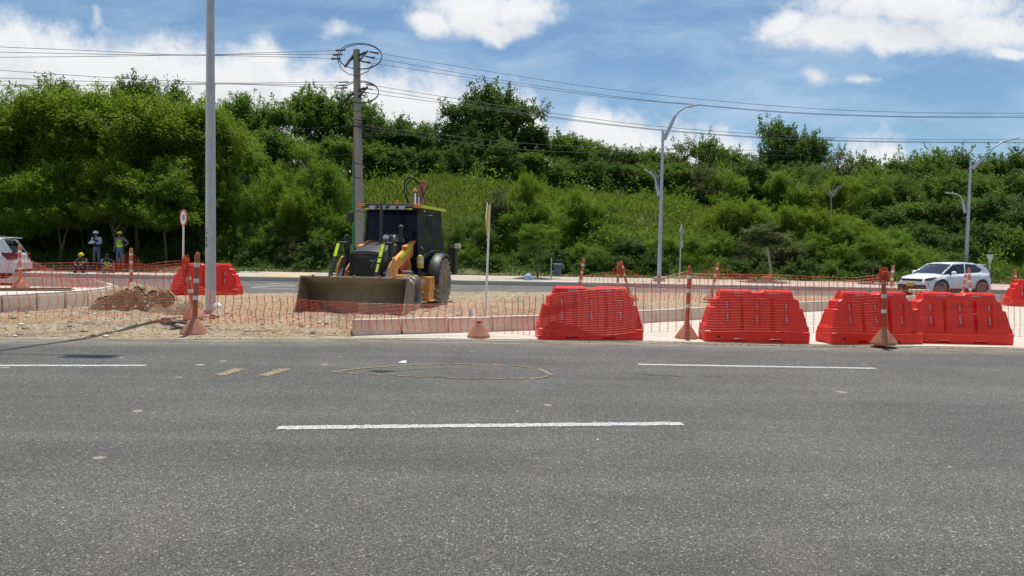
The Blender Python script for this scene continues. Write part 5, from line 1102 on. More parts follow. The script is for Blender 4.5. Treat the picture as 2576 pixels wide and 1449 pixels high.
# ------------------------------------------------------------------ people: one skinned body each, clothing as children
BN = {'pelvis': None}
def skin_obj(name, pts, edges, rad, mat, parent, sub=1, root=0):
    me = bpy.data.meshes.new(name); me.from_pydata([tuple(p) for p in pts], edges, []); me.update(); me.materials.append(M[mat])
    o = bpy.data.objects.new(name, me); C.objects.link(o); o.parent = parent
    md = o.modifiers.new('skin', 'SKIN'); md.use_smooth_shade = True
    sv = me.skin_vertices[0].data
    for i, r_ in enumerate(rad):
        sv[i].radius = r_ if hasattr(r_, '__len__') else (r_, r_)
        sv[i].use_root = (i == root)
    s2 = o.modifiers.new('sub', 'SUBSURF'); s2.levels = s2.render_levels = sub
    return o
def person(label, loc, rz, J, shirt, pants, helmet=None, vest=None, holds=False):
    """J: joint positions (local metres, facing -Y)"""
    t = thing('person', label, 'person', loc, rz); V = {k: Vector(v) for k, v in J.items()}
    names = ['pel', 'waist', 'chest', 'neck', 'head', 'crown']; pts = [V['pel'], V['waist'], V['chest'], V['neck'], V['head'], V['top']]
    rad = [(.13, .10), (.12, .095), (.155, .11), .055, (.075, .09), (.06, .07)]; ed = [(0, 1), (1, 2), (2, 3), (3, 4), (4, 5)]
    def chain(start, ps, rs):
        prev = start
        for p, r_ in zip(ps, rs): pts.append(Vector(p)); rad.append(r_); ed.append((prev, len(pts) - 1)); prev = len(pts) - 1
        return prev
    for s, c in ((-1, 'l'), (1, 'r')):
        h = chain(2, [V['sh' + c], V['el' + c], V['wr' + c]], [.055, .042, .027]); wr = V['wr' + c]; d = (wr - V['el' + c]).normalized()
        palm = chain(h, [wr + d * .07], [(.038, .018)]); side = d.cross(Vector((0, 0, 1))); side = side.normalized() if side.length > .1 else Vector((1, 0, 0))
        for k, off in enumerate((-.030, -.010, .010, .030)):
            L = (.055, .07, .075, .06)[k]; b = wr + d * .085 + side * off; chain(palm, [b, b + d * L * .5 + Vector((0, 0, -.008)), b + d * L * .85 + Vector((0, 0, -.03))], [.010, .009, .007])
        chain(palm, [wr + d * .05 + side * -.045 * s, wr + d * .09 + side * -.065 * s], [.011, .009])
        f = chain(0, [V['hip' + c], V['kn' + c], V['an' + c], V['an' + c] + Vector(J.get('toe' + c, (0.03 * s, -.17, -.05)))], [.085, .058, .042, .035])
    body = skin_obj('body', pts, ed, rad, 'skin', t)
    # face
    hd = V['head']; fw = Vector(J.get('face', (0, -1, 0))).normalized(); up = (V['top'] - V['neck']).normalized(); sd_ = fw.cross(up).normalized()
    m = MB(); m.ball(hd + fw * .098, (.014, .016, .018), 6, 4); m.ball(hd + fw * .085 - up * .045, (.022, .01, .006), 6, 4)
    for s in (-1, 1): m.ball(hd + sd_ * s * .085, (.012, .018, .028), 6, 4)
    m.build('nose_and_ears', 'skin', body)
    m = MB(); [m.ball(hd + fw * .088 + sd_ * s * .03 + up * .022, (.011, .008, .007), 6, 4) for s in (-1, 1)]; m.build('eyes', 'sign_black', body)
    m = MB(); m.ball(hd + up * .035 - fw * .015, (.094, .098, .098), 12, 8); m.build('hair', 'hair', body)
    # shirt with sleeves
    P = [V['pel'] + Vector((0, 0, -.06)), V['waist'], V['chest'], V['neck'] - up * .05]; Rr = [(.175, .145), (.16, .135), (.18, .135), (.075, .07)]; E = [(0, 1), (1, 2), (2, 3)]
    for c in 'lr':
        b = len(P); P += [V['sh' + c], V['el' + c], V['wr' + c] * .85 + V['el' + c] * .15]; Rr += [.075, .058, .045]; E += [(2, b), (b, b + 1), (b + 1, b + 2)]
    skin_obj('shirt', P, E, Rr, shirt, t)
    P = [V['pel'] + Vector((0, 0, .12)), V['pel']]; Rr = [(.150, .125), (.165, .14)]; E = [(0, 1)]
    for c in 'lr':
        b = len(P); P += [V['hip' + c], V['kn' + c], V['an' + c] + Vector((0, 0, .03))]; Rr += [.105, .078, .062]; E += [(1, b), (b, b + 1), (b + 1, b + 2)]
    skin_obj('trousers', P, E, Rr, pants, t)
    for c in 'lr':
        a_ = V['an' + c]; tt = a_ + Vector(J.get('toe' + c, (0, -.17, -.05))); m = MB(); m.tube([a_ + Vector((0, .05, -.03)), a_ + Vector((0, 0, -.02)), tt], [.045, .05, .04], 8); m.build('boot', 'boots', t)
    if vest:
        P = [V['pel'] + Vector((0, 0, -.04)), V['waist'], V['chest'], V['neck'] - up * .09]; vo = skin_obj('vest', P, [(0, 1), (1, 2), (2, 3)], [(.190, .16), (.18, .15), (.205, .155), (.12, .10)], vest, t)
        # open V neck, bands
        m = MB(); c1, w1 = V['chest'], V['waist']; f_ = fw * .158; f2 = Vector((0, -.158, 0)) if abs(fw.x) < .9 else f_
        m.prism([c1 + Vector((-.07, -.160, .12)), c1 + Vector((.07, -.160, .12)), c1 + Vector((0, -.172, -.10))], (0, -.008, 0)); m.build('shirt_front', shirt if vest != 'navy' else 'navy', vo, smooth=0)
        for q in ((.15, .55) if vest == 'vest' else (1.25,)):
            z = w1.lerp(c1, q) if q <= 1 else c1 + Vector((0, 0, .04)); m = MB(); m.lathe([(1, -.018), (1, .018)], 20, Matrix.Translation(z) @ Matrix.Diagonal((.198, .150, 1, 1)), cap=False); m.build('band', 'vband' if vest == 'vest' else 'band', vo)
    if helmet:
        m = MB(); c_ = hd + up * .045; m.lathe([(.135, -.005), (.128, .0), (.122, .03), (.112, .07), (.085, .105), (.045, .125), (.002, .13)], 18, Matrix.Translation(c_)); m.prism([c_ + sd_ * -.09 + fw * .10, c_ + sd_ * .09 + fw * .10, c_ + sd_ * .05 + fw * .165, c_ - sd_ * .05 + fw * .165], up * .01)
        m.bar(c_ + up * .128 - fw * .08 - up * .02, c_ + up * .128 + fw * .08 - up * .02, .03, .03); m.build('helmet', helmet, t)
    return t
def stand(arm='down', lean=0, bend=0):
    J = dict(pel=(0, 0, .95), waist=(0, 0, 1.10), chest=(0, -.01 + lean, 1.33), neck=(0, lean, 1.48), head=(0, lean - .02, 1.60), top=(0, lean, 1.69),
      hipl=(-.10, 0, .86), knl=(-.12, -.02, .49), anl=(-.13, 0, .09), hipr=(.10, 0, .86), knr=(.13, -.02, .49), anr=(.16, 0, .09), toel=(-.02, -.16, -.05), toer=(.04, -.16, -.05), shl=(-.20, 0, 1.42), shr=(.20, 0, 1.42))
    if arm == 'hold': J.update(ell=(-.25, -.05, 1.13), wrl=(-.10, -.28, 1.14), elr=(.25, -.05, 1.13), wrr=(.09, -.30, 1.17))
    if arm == 'hips': J.update(ell=(-.27, .03, 1.14), wrl=(-.24, -.10, .90), elr=(.40, .10, 1.20), wrr=(.20, .02, 1.02))
    return J
def sit(lean):
    return dict(pel=(0, 0, .16), waist=(0, -.02, .30), chest=(0, -.08 - lean, .50), neck=(0, -.13 - lean, .64), head=(0, -.19 - lean, .74), top=(0, -.19 - lean, .83), face=(0, -1, -.5),
      hipl=(-.11, -.03, .15), knl=(-.20, -.40, .40), anl=(-.18, -.42, .02), hipr=(.11, -.03, .15), knr=(.20, -.40, .40), anr=(.19, -.44, .02), shl=(-.19, -.08 - lean, .58), shr=(.19, -.08 - lean, .58), ell=(-.27, -.30 - lean, .42), wrl=(-.12, -.50 - lean, .36), elr=(.27, -.30 - lean, .42), wrr=(.12, -.52 - lean, .34), toel=(0, -.15, 0), toer=(0, -.15, 0))
def berm(x, y): return .17 + .36 * sst(y, 37.3, 39) * sst(x, -13, -16.5)
for px, Y, J, rz, sh, pa, he, ve, lab in (
  (243, 38.6, stand('hold', -.03), -8, 'shirt', 'darkpants', 'helm_w', 'navy', 'person standing in a white helmet and navy vest, reading papers'),
  (301, 38.6, stand('hips'), -12, 'greyshirt', 'jeans', 'helm_y', 'vest', 'person standing in a yellow helmet and lime vest with blue jeans'),
  (210, 37.1, sit(.05), 5, 'navy', 'navy', 'helm_y', 'vest', 'person crouching low in a yellow helmet and lime vest'),
  (266, 37.3, sit(.02), 40, 'navy', 'darkpants', None, 'vest', 'bareheaded person crouching in a lime vest below the standing pair')):
    x = (px - CX) / F * Y; z = berm(x, Y); J = dict(J)
    if 'down' in J: pass
    t = person(lab, (x, Y, z + (.08 if J['pel'][2] < .5 else 0)), R(rz), J, sh, pa, he, ve); t.scale = (1.06,) * 3
    if he == 'helm_w':
        m = MB(); m.box((0, -.36, 1.20), (.26, .20, .012), Matrix.Rotation(R(35), 3, 'X')); o = m.build('papers', 'paper', None); o.location = (x, Y, z); o.rotation_euler = (0, 0, R(rz)); o.scale = (1.06,) * 3
        tag(o, 'white papers held by the worker in the white helmet', 'papers')

# ------------------------------------------------------------------ poles, lamps, signs
X0 = gp(530, 790, .15)
pole = thing('steel_pole', 'tall grey steel pole rising out of the picture, left of the digger', 'pole', (X0.x, X0.y, .0))
m = MB(); m.lathe([(.107, .0), (.104, 1.2), (.092, 4.9)], 24); m.build('lower_shaft', 'pole_paint', pole)
m = MB(); m.lathe([(.098, 4.86), (.098, 4.92), (.086, 4.93), (.070, 11), (.055, 17)], 24); m.build('upper_shaft', 'pole_paint', pole)
m = MB(); m.tube([(0, 0, 16.8), (-.3, 0, 17.3), (-1.4, -.1, 17.6)], [.05, .04, .03], 8); m.tube([(0, 0, 16.8), (.3, 0, 17.3), (1.4, .1, 17.6)], [.05, .04, .03], 8); m.box((-1.6, 0, 17.6), (.7, .3, .12)); m.box((1.6, 0, 17.6), (.7, .3, .12)); m.build('lamp_arms', 'pole_paint', pole)
m = MB(); m.lathe([(.26, -.06), (.24, .10), (.15, .20), (.11, .24)], 9); m.build('concrete_foot', 'pole_conc', pole, smooth=20)
def text_on(body, size, mat, parent, loc, rot, name='lettering', bend=None, bold=.0):
    cu = bpy.data.curves.new('t', 'FONT'); cu.body = body; cu.size = size; cu.align_x = 'CENTER'; cu.align_y = 'CENTER'; cu.extrude = .001; cu.offset = bold; cu.resolution_u = 3
    o = bpy.data.objects.new('t', cu); C.objects.link(o); dg = bpy.context.evaluated_depsgraph_get(); me = bpy.data.meshes.new_from_object(o.evaluated_get(dg)); bpy.data.objects.remove(o)
    if bend:
        for v in me.vertices:
            a = v.co.x / bend; r_ = bend + .003 + v.co.z; v.co = Vector((r_ * math.sin(a), v.co.y, r_ * math.cos(a) - bend))
    me.materials.clear(); me.materials.append(M[mat]); q = bpy.data.objects.new(name, me); C.objects.link(q); q.parent = parent; q.location = loc; q.rotation_euler = rot; return q
for ch, py in (('C', 583), ('3', 603), ('9', 619)):
    z = at(526, py, X0.y).z; a = R(-62 - 22.5)
    # letters wrapped on the pole's left flank
    rz = R(-34); text_on(ch, .15, 'sign_black', pole, Vector((math.sin(rz), -math.cos(rz), 0)) * .1005 + Vector((0, 0, z)), (PI / 2, 0, rz), bend=.1005, bold=.003)
# utility pole
ux, uy = (905 - CX) / F * 39.2, 39.2
up_ = thing('utility_pole', 'grey concrete utility pole with six wires behind the digger', 'utility pole', (ux, uy, .25))
m = MB(); topz = at(897, 125, uy).z - .25; lean = at(897, 125, uy).x - ux
m.tube([(0, 0, 0), (lean * .5, 0, topz * .5), (lean, 0, topz)], [.25, .215, .175], 20); m.build('shaft', 'pole_conc', up_)
def U(px, py, dy=0): v = at(px, py, uy + dy); return Vector((v.x - ux, dy, v.z - .25))
for y in (148, 163): pass
for i, (yy0, k) in enumerate(((150, 1), (240, .85))):
    m = MB(); m.bar(U(878, yy0 + 2, .9), U(918 if i == 0 else 915, yy0 - 18, -.6), .09, .09); m.bar(U(868, yy0 + 18 - i * 6, -.75), U(892, yy0 - 16 + i * 6, .2), .10, .09); m.bar(U(903, yy0 + 4, -.3), U(924, yy0 - 22, .6), .09, .08); m.build('crossarm', 'black', up_)
    Ls = ((845, 127), (838, 138), (833, 148)) if i == 0 else ((852, 207), (846, 215), (850, 222))
    Rs = ((952, 134), (943, 146), (932, 158)) if i == 0 else ((945, 216), (936, 225), (928, 234))
    for j, ((lx, ly), (rx, ry_)) in enumerate(zip(Ls, Rs)):
        dy = (.9, 0, -.8)[j]
        for side, (x_, y_) in ((-1, (lx, ly)), (1, (rx, ry_))):
            e = U(x_, y_, dy); c_ = U(x_ - side * 24, y_ - side * (4 if side > 0 else -1), dy); a_ = e + (c_ - e) * .12
            m = MB(); m.tube([e, e + (c_ - e) * .45], [.06, .05] if i == 0 else [.035, .03], 8); mm = e
            m.build('clamp', 'insul', up_)
            m = MB(); pts = []; rr = []
            for q in range(13): pts.append((e + (c_ - e) * .45).lerp(c_, q / 12)); rr.append(.018 if q % 2 else .055)
            m.tube(pts, rr, 8, cap=True); m.build('insulator', 'cable', up_, smooth=0)
    for rx_, ry__, cx_, cy_ in ((56, 26, 905, yy0 - 9), (54, 25, 907, yy0 - 7)):
        m = MB(); pts = [U(cx_ + rx_ * k * math.cos(q * PI / 16), cy_ + ry__ * 1.25 * k * math.sin(q * PI / 16), -.5 * math.sin(q * PI / 16)) for q in range(33)]; m.tube(pts, .022, 6); m.build('jumper_cable', 'cable', up_)
    m = MB(); pts = [U(lx_, ly_, -.6) for lx_, ly_ in ((848 - i * 0, yy0 - 2), (858, yy0 + 22), (875, yy0 + 36), (900, yy0 + 41), (925, yy0 + 30), (938, yy0 + 12))]; m.tube(pts, .022, 6); m.build('jumper_cable', 'cable', up_)
m = MB(); c_ = U(926, 329, -.3); ax = Matrix.Translation(c_) @ Matrix.Rotation(PI / 2, 4, 'X'); rg = [[(c_.x + (.26 + .075 * math.cos(b)) * math.cos(a), c_.y + .09 * math.sin(b), c_.z + (.26 + .075 * math.cos(b)) * math.sin(a)) for b in [k * PI / 4 for k in range(9)]] for a in [k * PI / 14 for k in range(29)]]
m.grid(rg); m.build('cable_coil', 'cable', up_, smooth=80)
for y_ in (302, 310, 316, 320, 412, 447):
    m = MB(); m.tube([U(900 + 11 * math.cos(q) , y_ + 1.5 * math.sin(q * 2), -.24 * math.sin(q)) for q in [k * PI / 8 for k in range(17)]], .02, 5); m.build('strap', 'cable', up_)
m = MB(); m.tube([U(889, 400, -.12), U(888, 800, -.12)], .045, 8); m.build('green_conduit', 'green_pipe', up_); m = MB(); m.tube([U(891, 320, -.12), U(889, 400, -.12)], .03, 8); m.build('tan_conduit', 'ctan', up_)
# overhead wires
def wire(pts, Y0, Y1, label, r_=.013, n=10):
    P = []; 
    for i, (x, y) in enumerate(pts):
        P.append(at(x, y, lerp(Y0, Y1, (x - pts[0][0]) / (pts[-1][0] - pts[0][0]))))
    # smooth through the points
    out = []
    for i in range(len(P) - 1):
        a = P[max(i - 1, 0)]; b = P[i]; c_ = P[i + 1]; d = P[min(i + 2, len(P) - 1)]
        for k in range(n):
            t = k / n; out.append(.5 * ((2 * b) + (c_ - a) * t + (2 * a - 5 * b + 4 * c_ - d) * t * t + (3 * b - a - 3 * c_ + d) * t ** 3))
    out.append(P[-1]); m = MB(); m.tube(out, r_, 5); return tag(m.build('overhead_wire', 'cable'), label, 'overhead wire', 'overhead wires')
wire([(-60, 114), (0, 118), (240, 128), (460, 138), (660, 133), (845, 127)], 36, 40.1, 'uppermost wire left of the utility pole')
wire([(-60, 129), (0, 131), (240, 136), (460, 139), (660, 137), (838, 137)], 36, 39.2, 'second wire from the top, left of the utility pole')
wire([(-60, 144), (0, 144), (240, 142), (460, 139), (660, 142), (833, 147)], 36, 38.4, 'third wire from the top, left of the utility pole')
wire([(-60, 173), (0, 177), (240, 193), (460, 205), (600, 209), (852, 206)], 36, 40.1, 'upper wire of the lower trio left of the utility pole')
wire([(-60, 195), (0, 196), (240, 205), (460, 210), (600, 211), (846, 214)], 36, 39.2, 'middle wire of the lower trio left of the utility pole')
wire([(-60, 214), (0, 214), (240, 216), (460, 213), (600, 212), (850, 222)], 36, 38.4, 'lowest wire of the lower trio left of the utility pole')
wire([(952, 134), (1288, 189), (1600, 233), (2000, 270), (2300, 283), (2640, 285)], 40.1, 44, 'uppermost wire right of the utility pole')
wire([(943, 146), (1288, 206), (1600, 249), (1750, 263), (2000, 283), (2300, 293), (2640, 291)], 39.2, 44, 'second wire from the top, right of the utility pole')
wire([(932, 158), (1288, 212), (1500, 241), (1750, 264.5), (2000, 285), (2300, 295), (2640, 296)], 38.4, 44, 'third wire from the top, right of the utility pole')
wire([(945, 216), (1288, 270), (1600, 312), (1900, 337), (2200, 349), (2640, 352)], 40.1, 44, 'upper wire of the lower trio right of the utility pole')
wire([(936, 225), (1288, 279), (1600, 320), (1900, 344), (2200, 355), (2640, 358)], 39.2, 44, 'middle wire of the lower trio right of the utility pole')
wire([(928, 234), (1288, 283), (1600, 322), (1900, 346), (2200, 357), (2640, 360)], 38.4, 44, 'lowest wire of the lower trio right of the utility pole')
wire([(908, 315), (1100, 338), (1340, 362), (1600, 372), (2000, 380)], 39, 42, 'thin telephone cable crossing the trees right of the utility pole, upper', .011)
wire([(908, 322), (1100, 350), (1340, 378), (1600, 386), (2000, 392)], 39, 42, 'thin telephone cable crossing the trees right of the utility pole, lower', .011)
wire([(560, 328), (700, 326), (892, 318)], 38, 39, 'thin telephone cable left of the utility pole', .011)
wire([(770, 398), (830, 392), (888, 388)], 43, 39.2, 'short service cable reaching the utility pole above the green conduit', .013)
# street lamps
def lamp(label, bx, by, Y, tx, ty, arm, low, zg_=.25):
    b = at(bx, by, Y); X_ = b.x; t = thing('street_lamp', label, 'street lamp', (X_, Y, zg_), 0, 'pale street lamps with two arms')
    def L_(px, py): v = at(px, py, Y); return Vector((v.x - X_, 0, v.z - zg_))
    tp = L_(tx, ty); tp.x = 0 if abs(tp.x) < .5 else tp.x
    m = MB(); m.tube([(0, 0, 0), (tp.x * .5, 0, tp.z * .5), tp], [.11, .09, .065], 14); m.build('pole', 'lamp_grey', t)
    m = MB(); m.lathe([(.33, 0), (.30, .22), (.16, .28)], 10, Matrix.Translation((0, 0, -.02))); m.build('base', 'pole_conc', t, smooth=20)
    a0, a1 = L_(*arm[0]), L_(*arm[1]); d = (a1 - a0).normalized(); up = Vector((-d.z, 0, d.x))
    m = MB(); n = 24; rowsA = [[], []]
    m.prism([a0 + up * .02 - d * .2, a0 - up * .20, a1 - up * .10, a1 + up * .05], (0, .02, 0)); m.v = [(x, y - .03, z) for x, y, z in m.v]; br = m.build('bracket', 'lamp_grey', t)
    for k in range(4):
        c_ = a0.lerp(a1, .15 + .23 * k) - up * .075; m = MB(); m.lathe([(.055 - .008 * k, -.032), (.055 - .008 * k, .004)], 12, Matrix.Translation(c_) @ Matrix.Rotation(PI / 2, 4, 'X')); m.build('hole', 'sign_white' if False else 'grey', br)
    pts = [L_(*q) for q in arm[1:]]; m = MB(); m.tube([a1 - d * .15] + pts[1:], [.045] * len(pts), 8); ar = m.build('arm', 'lamp_grey', t)
    e = pts[-1]; dd_ = (pts[-1] - pts[-2]).normalized(); m = MB(); m.bar(e - dd_ * .1, e + dd_ * .45, .20, .07); m.ball(e + Vector((0, 0, .07)), .045, 8, 5); m.build('lantern', 'steel', ar, bevel=.02)
    a0, a1 = L_(*low[0]), L_(*low[1]); d = (a1 - a0).normalized(); up = Vector((-d.z, 0, d.x))
    m = MB(); m.prism([a0 + up * -.02, a0 + up * .16, a1 + up * .09, a1 - up * .05], (0, .02, 0)); m.build('bracket', 'lamp_grey', t)
    pts = [L_(*q) for q in low[1:]]; m = MB(); m.tube(pts, [.045] + [.04] * (len(pts) - 1), 8); ar = m.build('arm', 'lamp_grey', t); e = pts[-1]; dd_ = (pts[-1] - pts[-2]).normalized()
    m = MB(); m.bar(e, e + dd_ * .40, .18, .06); m.ball(e + Vector((0, 0, .07)), .04, 8, 5); m.build('lantern', 'steel', ar, bevel=.02)
lamp('nearer pale street lamp, right of centre, behind the first red barrier', 1658, 700, 38, 1670, 330, [(1667, 348), (1697, 292), (1706, 283), (1722, 271), (1736, 268)], [(1661, 492), (1651, 462), (1648, 448), (1642, 439), (1637, 436)])
lamp('farther pale street lamp rising behind the white crossover', 2428, 716, 43.5, 2446, 402, [(2444, 420), (2484, 385), (2500, 372), (2522, 356), (2545, 351)], [(2431, 535), (2422, 505), (2416, 494), (2405, 488), (2396, 487)])
# speed limit sign 30
X_ = gp(459, 745, 0.17); Y = 22.6; sx_ = (459 - CX) / F * Y; sg = thing('speed_sign', 'round white and red speed limit sign reading 30 on a thin post', 'road sign', (sx_, Y, .1))
z0 = at(461, 548, Y).z - .1
m = MB(); m.tube([(0, 0, 0), (.03, 0, z0 + .15)], .028, 10); m.build('post', 'sign_white', sg)
rot = (PI / 2, 0, R(-68)); q = Matrix.Translation((.04, -.03, z0)) @ Matrix.Rotation(R(-44), 4, 'Z') @ Matrix.Rotation(PI / 2, 4, 'X')
m = MB(); m.lathe([(.26, 0), (.26, .006)], 32, q); pl = m.build('sign_plate', 'sign_red', sg); m = MB(); m.lathe([(.205, .007), (.205, .010)], 32, q); m.build('sign_face', 'sign_white', pl)
e = q.to_euler(); text_on('30', .25, 'sign_black', pl, q @ Vector((0, -.0, .013)), e, bold=.004)
# edge-on diamond sign
Y = 15.9; X_ = (1222 - CX) / F * Y; t = thing('warning_sign', 'yellow diamond sign seen almost edge-on atop a pale post right of the digger', 'road sign', (X_, Y, .1))
tp = at(1232, 515, Y); m = MB(); v = Vector((tp.x - X_, 0, tp.z - .1)); m.bar((0, 0, 0), v, .045, .03, (0, 1, 0)); m.build('post', 'sign_white', t)
c_ = at(1227, 552, Y); c_ = Vector((c_.x - X_ - .005, .0, c_.z - .1)); rr = Matrix.Rotation(R(86), 3, 'Z'); m = MB(); s_ = .36
m.prism([c_ + rr @ Vector(p) for p in ((-s_, 0, 0), (0, 0, -s_), (s_, 0, 0), (0, 0, s_))], rr @ Vector((0, .012, 0))); m.build('sign_plate', 'sign_yellow', t, bevel=.003)
# back of a diamond sign
Y = 38.3; X_ = (1709 - CX) / F * Y; t = thing('diamond_sign', 'grey back of a narrow diamond road sign right of the nearer street lamp', 'road sign', (X_, Y, .25))
tp = at(1714, 566, Y); m = MB(); m.tube([(0, 0, 0), (tp.x - X_, 0, tp.z - .25)], .035, 8); m.build('post', 'steel', t)
c_ = at(1715, 584, Y); c_ = Vector((c_.x - X_, -.04, c_.z - .25)); rr = Matrix.Rotation(R(62), 3, 'Z'); s_ = .42; m = MB(); m.prism([c_ + rr @ Vector(p) for p in ((-s_, 0, 0), (0, 0, -s_), (s_, 0, 0), (0, 0, s_))], rr @ Vector((0, .012, 0))); m.build('sign_plate', 'sign_back', t)
m = MB(); m.box((c_.x + .02, -.04, c_.z - .62), (.13, .02, .35)); m.box((c_.x, -.06, c_.z + .03), (.3, .03, .04)); m.build('small_plate', 'sign_back', t)
# give-way sign from behind
Y = 41.5; X_ = (2488 - CX) / F * Y; t = thing('give_way_sign', 'pale back of a triangular give way sign behind the crossover', 'road sign', (X_, Y, .2))
def q_(px, py): v = at(px, py, Y); return (v.x - X_, -.03, v.z - .2)
m = MB(); m.tube([(0, 0, 0), (q_(2490, 660)[0], 0, q_(2490, 660)[2])], .035, 8); m.build('post', 'yback', t)
m = MB(); m.prism([q_(2480, 640), q_(2500, 640), q_(2490, 668)], (0, .015, 0)); m.build('sign_plate', 'yback', t, bevel=.01)
# litter bin
Y = 38.6; X_ = (1386 - CX) / F * Y; t = thing('litter_bin', 'dark grey litter bin with lid hung on a pale post', 'litter bin', (X_, Y, .26))
zt_ = at(1386, 648, Y).z - .26; m = MB(); m.tube([(0, 0, 0), (0, 0, zt_)], .035, 10); m.build('post', 'steel', t)
za, zc, zl = at(1400, 697, Y).z - .26, at(1400, 664, Y).z - .26, at(1400, 653, Y).z - .26; cx_ = (1402 - 1386) / F * Y
m = MB(); m.lathe([(.17, za + .08), (.19, za + .1), (.235, zc)], 18, Matrix.Translation((cx_, 0, 0))); m.build('bucket', 'bin', t); m = MB(); m.lathe([(.245, zc - .02), (.245, zc + .03)], 18, Matrix.Translation((cx_, 0, 0))); m.build('rim', 'steel', t)
m = MB(); m.lathe([(.235, zc + .08), (.245, zc + .1), (.20, zl), (.02, zl + .02)], 18, Matrix.Translation((cx_, 0, 0))); m.build('lid', 'sign_black', t); m = MB(); [m.bar((0, 0, z), (cx_ - .2, 0, z), .03, .03) for z in (za + .3, zc)]; m.tube([(cx_ + .2, -.1, zc), (cx_ + .33, 0, zc - .08), (cx_ + .3, 0, zc - .25)], .012, 6); m.build('bracket', 'steel', t)
# bags
def bag(px, py, Y, s, mat, label, zb=None, spot=None):
    p = at(px, py, Y); z = zb if zb is not None else p.z; r = random.Random(int(px)); m = MB(); n = 14; rows = []
    for i in range(9):
        v = i / 8; row = []
        for j in range(n + 1):
            a = 2 * PI * (j % n) / n; rad = math.sin(PI * (.08 + .86 * v)) ** .7 * (1 - .35 * v) * (1 + .28 * mnoise.noise(Vector((math.cos(a) * 1.7, math.sin(a) * 1.7, v * 3 + px))))
            row.append((p.x + s[0] * rad * math.cos(a) - .2 * s[0] * v, Y + s[1] * rad * math.sin(a), z + s[2] * v))
        rows.append(row)
    m.grid(rows); return tag(m.build('plastic_bag', mat, smooth=50), label, 'plastic bag')
bag(1331, 708, 37.2, (.27, .2, .36), 'bagb', 'pale blue plastic bag lying on the far kerb', .20)
# flat white sack on the dirt
c_ = gp(316, 782, .06); m = MB(); rows = []
for i in range(9):
    v = i / 8; rows.append([(c_.x + (u / 10 - .5) * .36 * (1 - .75 * abs(v - .45) * 1.3), c_.y + (v - .5) * .22, med_z(c_.x, c_.y) + .03 + .055 * math.sin(PI * v) * (1 - abs(u / 5 - 1) ** 2) + .02 * mnoise.noise(Vector((u * .9, v * 4, 1)))) for u in range(11)])
m.grid(rows); wb = tag(m.build('plastic_sack', 'bagw', solidify=.004), 'crumpled white plastic sack with a green print on the dirt by the spoil heap', 'plastic sack')
m = MB(); zz = med_z(c_.x, c_.y) + .092; m.prism([(c_.x - .07, c_.y - .02, zz), (c_.x + .06, c_.y - .02, zz), (c_.x + .03, c_.y + .04, zz + .01), (c_.x - .04, c_.y + .04, zz + .01)], (0, 0, .003)); m.build('print', 'bagg', wb, smooth=0)
# timber and stick
a = gp(2, 746, .40); a = at(0, 748, 15.6); b = at(179, 739, 16.1); m = MB(); m.bar((a.x - .6, a.y, .56), (b.x, b.y, .575), .14, .07); tag(m.build('timber_plank', 'wood', bevel=.006), 'dark timber plank lying along the tall blocks of the left island', 'timber plank')
m = MB(); r = random.Random(4)
for i in range(7): x_ = lerp(a.x, b.x - .1, i / 7); m.bar((x_, a.y + .25, .57), (x_ + .38, a.y + .42, .575), .03, .02)
tag(m.build('thin_battens', 'woodpale'), 'row of short pale battens lying behind the dark plank', 'battens')
a = at(240, 705, 18.6); b = at(311, 727, 15.9); m = MB(); m.tube([a, a.lerp(b, .5) + Vector((0, 0, -.01)), b], .017, 7); tag(m.build('wooden_stick', 'woodpale'), 'thin wooden stick leaning from the spoil heap over the island corner', 'stick')
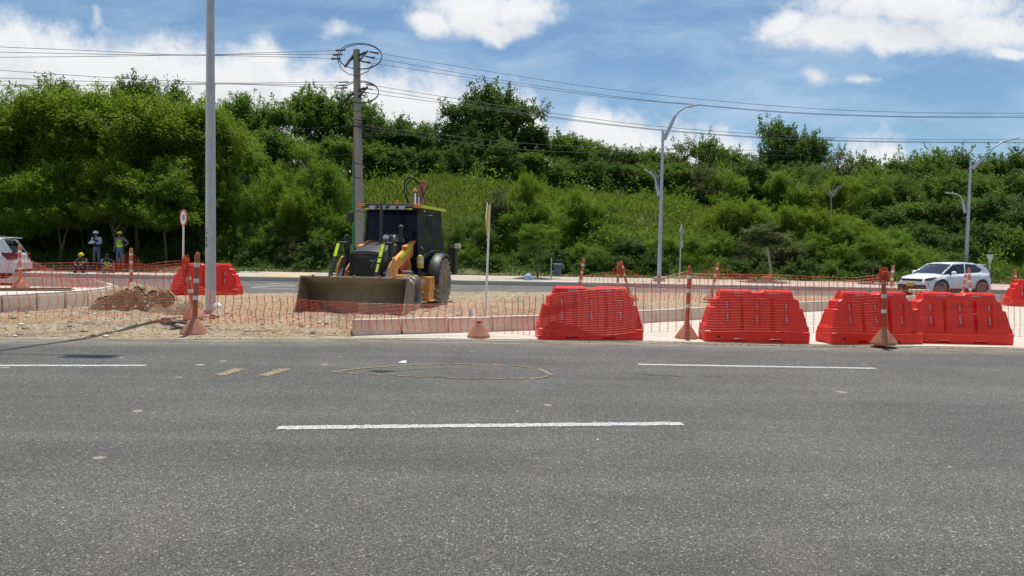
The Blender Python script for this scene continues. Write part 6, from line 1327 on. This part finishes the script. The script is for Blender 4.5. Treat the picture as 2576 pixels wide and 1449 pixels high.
# clay pipe, cables, trash at the pole foot
c_ = gp(535, 812, .05); m = MB(); q = Matrix.Translation((c_.x, c_.y, zg(c_.x, c_.y) + .06)) @ Matrix.Rotation(R(80), 4, 'X') @ Matrix.Rotation(R(20), 4, 'Y'); m.lathe([(.045, 0), (.06, 0), (.06, .35), (.045, .35), (.045, .01)], 14, q, cap=False); tag(m.build('clay_pipe', 'pvc'), 'short reddish clay pipe poking out of the dirt below the tall grey pole', 'pipe')
m = MB(); r = random.Random(9)
for k in range(9):
    a = gp(405 + r.uniform(-14, 20), 812 + r.uniform(-4, 6), .12); b = gp(478 + r.uniform(-12, 8), 818 + r.uniform(-6, 5), .12); mid = a.lerp(b, .5) + Vector((r.uniform(-.1, .1), r.uniform(-.15, .15), .06)); pts = [a, a.lerp(mid, .5) + Vector((0, r.uniform(-.05, .05), .02)), mid, mid.lerp(b, .5), b]
    for p in pts: p.z = zg(p.x, p.y) + .015 + r.uniform(0, .03)
    m.tube(pts, r.uniform(.006, .013), 5)
tag(m.build('loose_cables', 'cable'), 'tangle of black cables lying on the dirt left of the nearest post', 'cables')
bag(549, 770, 15.0, (.10, .08, .12), 'bagw', 'small white plastic wrapper stuck at the foot of the tall grey pole', .30)
c_ = gp(1012, 914); m = MB(); m.prism([(c_.x - .06, c_.y, .006), (c_.x + .06, c_.y - .02, .006), (c_.x + .04, c_.y + .07, .03), (c_.x - .02, c_.y + .06, .02)], (0, 0, .004)); tag(m.build('paper_scrap', 'bagw', smooth=0), 'white scrap of rubbish on the road above the yellow oval', 'paper scrap')
c_ = at(1120, 800, 14.9); bag(1122, 792, 15.0, (.07, .05, .05), 'orange_bag', 'orange rag on the dirt in front of the digger front wheel', zg(c_.x, 15.0))
# blue bottle by the median kerb
p = at(1203, 790, 15.0); m = MB(); m.lathe([(.03, 0), (.032, .16), (.012, .21), (.012, .24)], 10, Matrix.Translation((p.x - .15, 15.0, zg(p.x, 15.0)))); tag(m.build('plastic_bottle', 'bagb'), 'small blue plastic bottle standing just behind the kerb blocks left of the sign post', 'plastic bottle')
for px, py in ((1650, 706), (2340 - 20, 746)):
    pass
p = at(2312, 746, 27.6); m = MB(); m.prism([(p.x - .30, 27.5, .0), (p.x + .30, 27.5, .0), (p.x + .06, 27.5, .34), (p.x - .06, 27.5, .34)], (0, .3, 0)); m.box((p.x, 27.6, .40), (.62, .4, .12)); tag(m.build('concrete_block', 'kerb', bevel=.02), 'small pale concrete block on a tapered foot between the last two near barriers', 'concrete block')
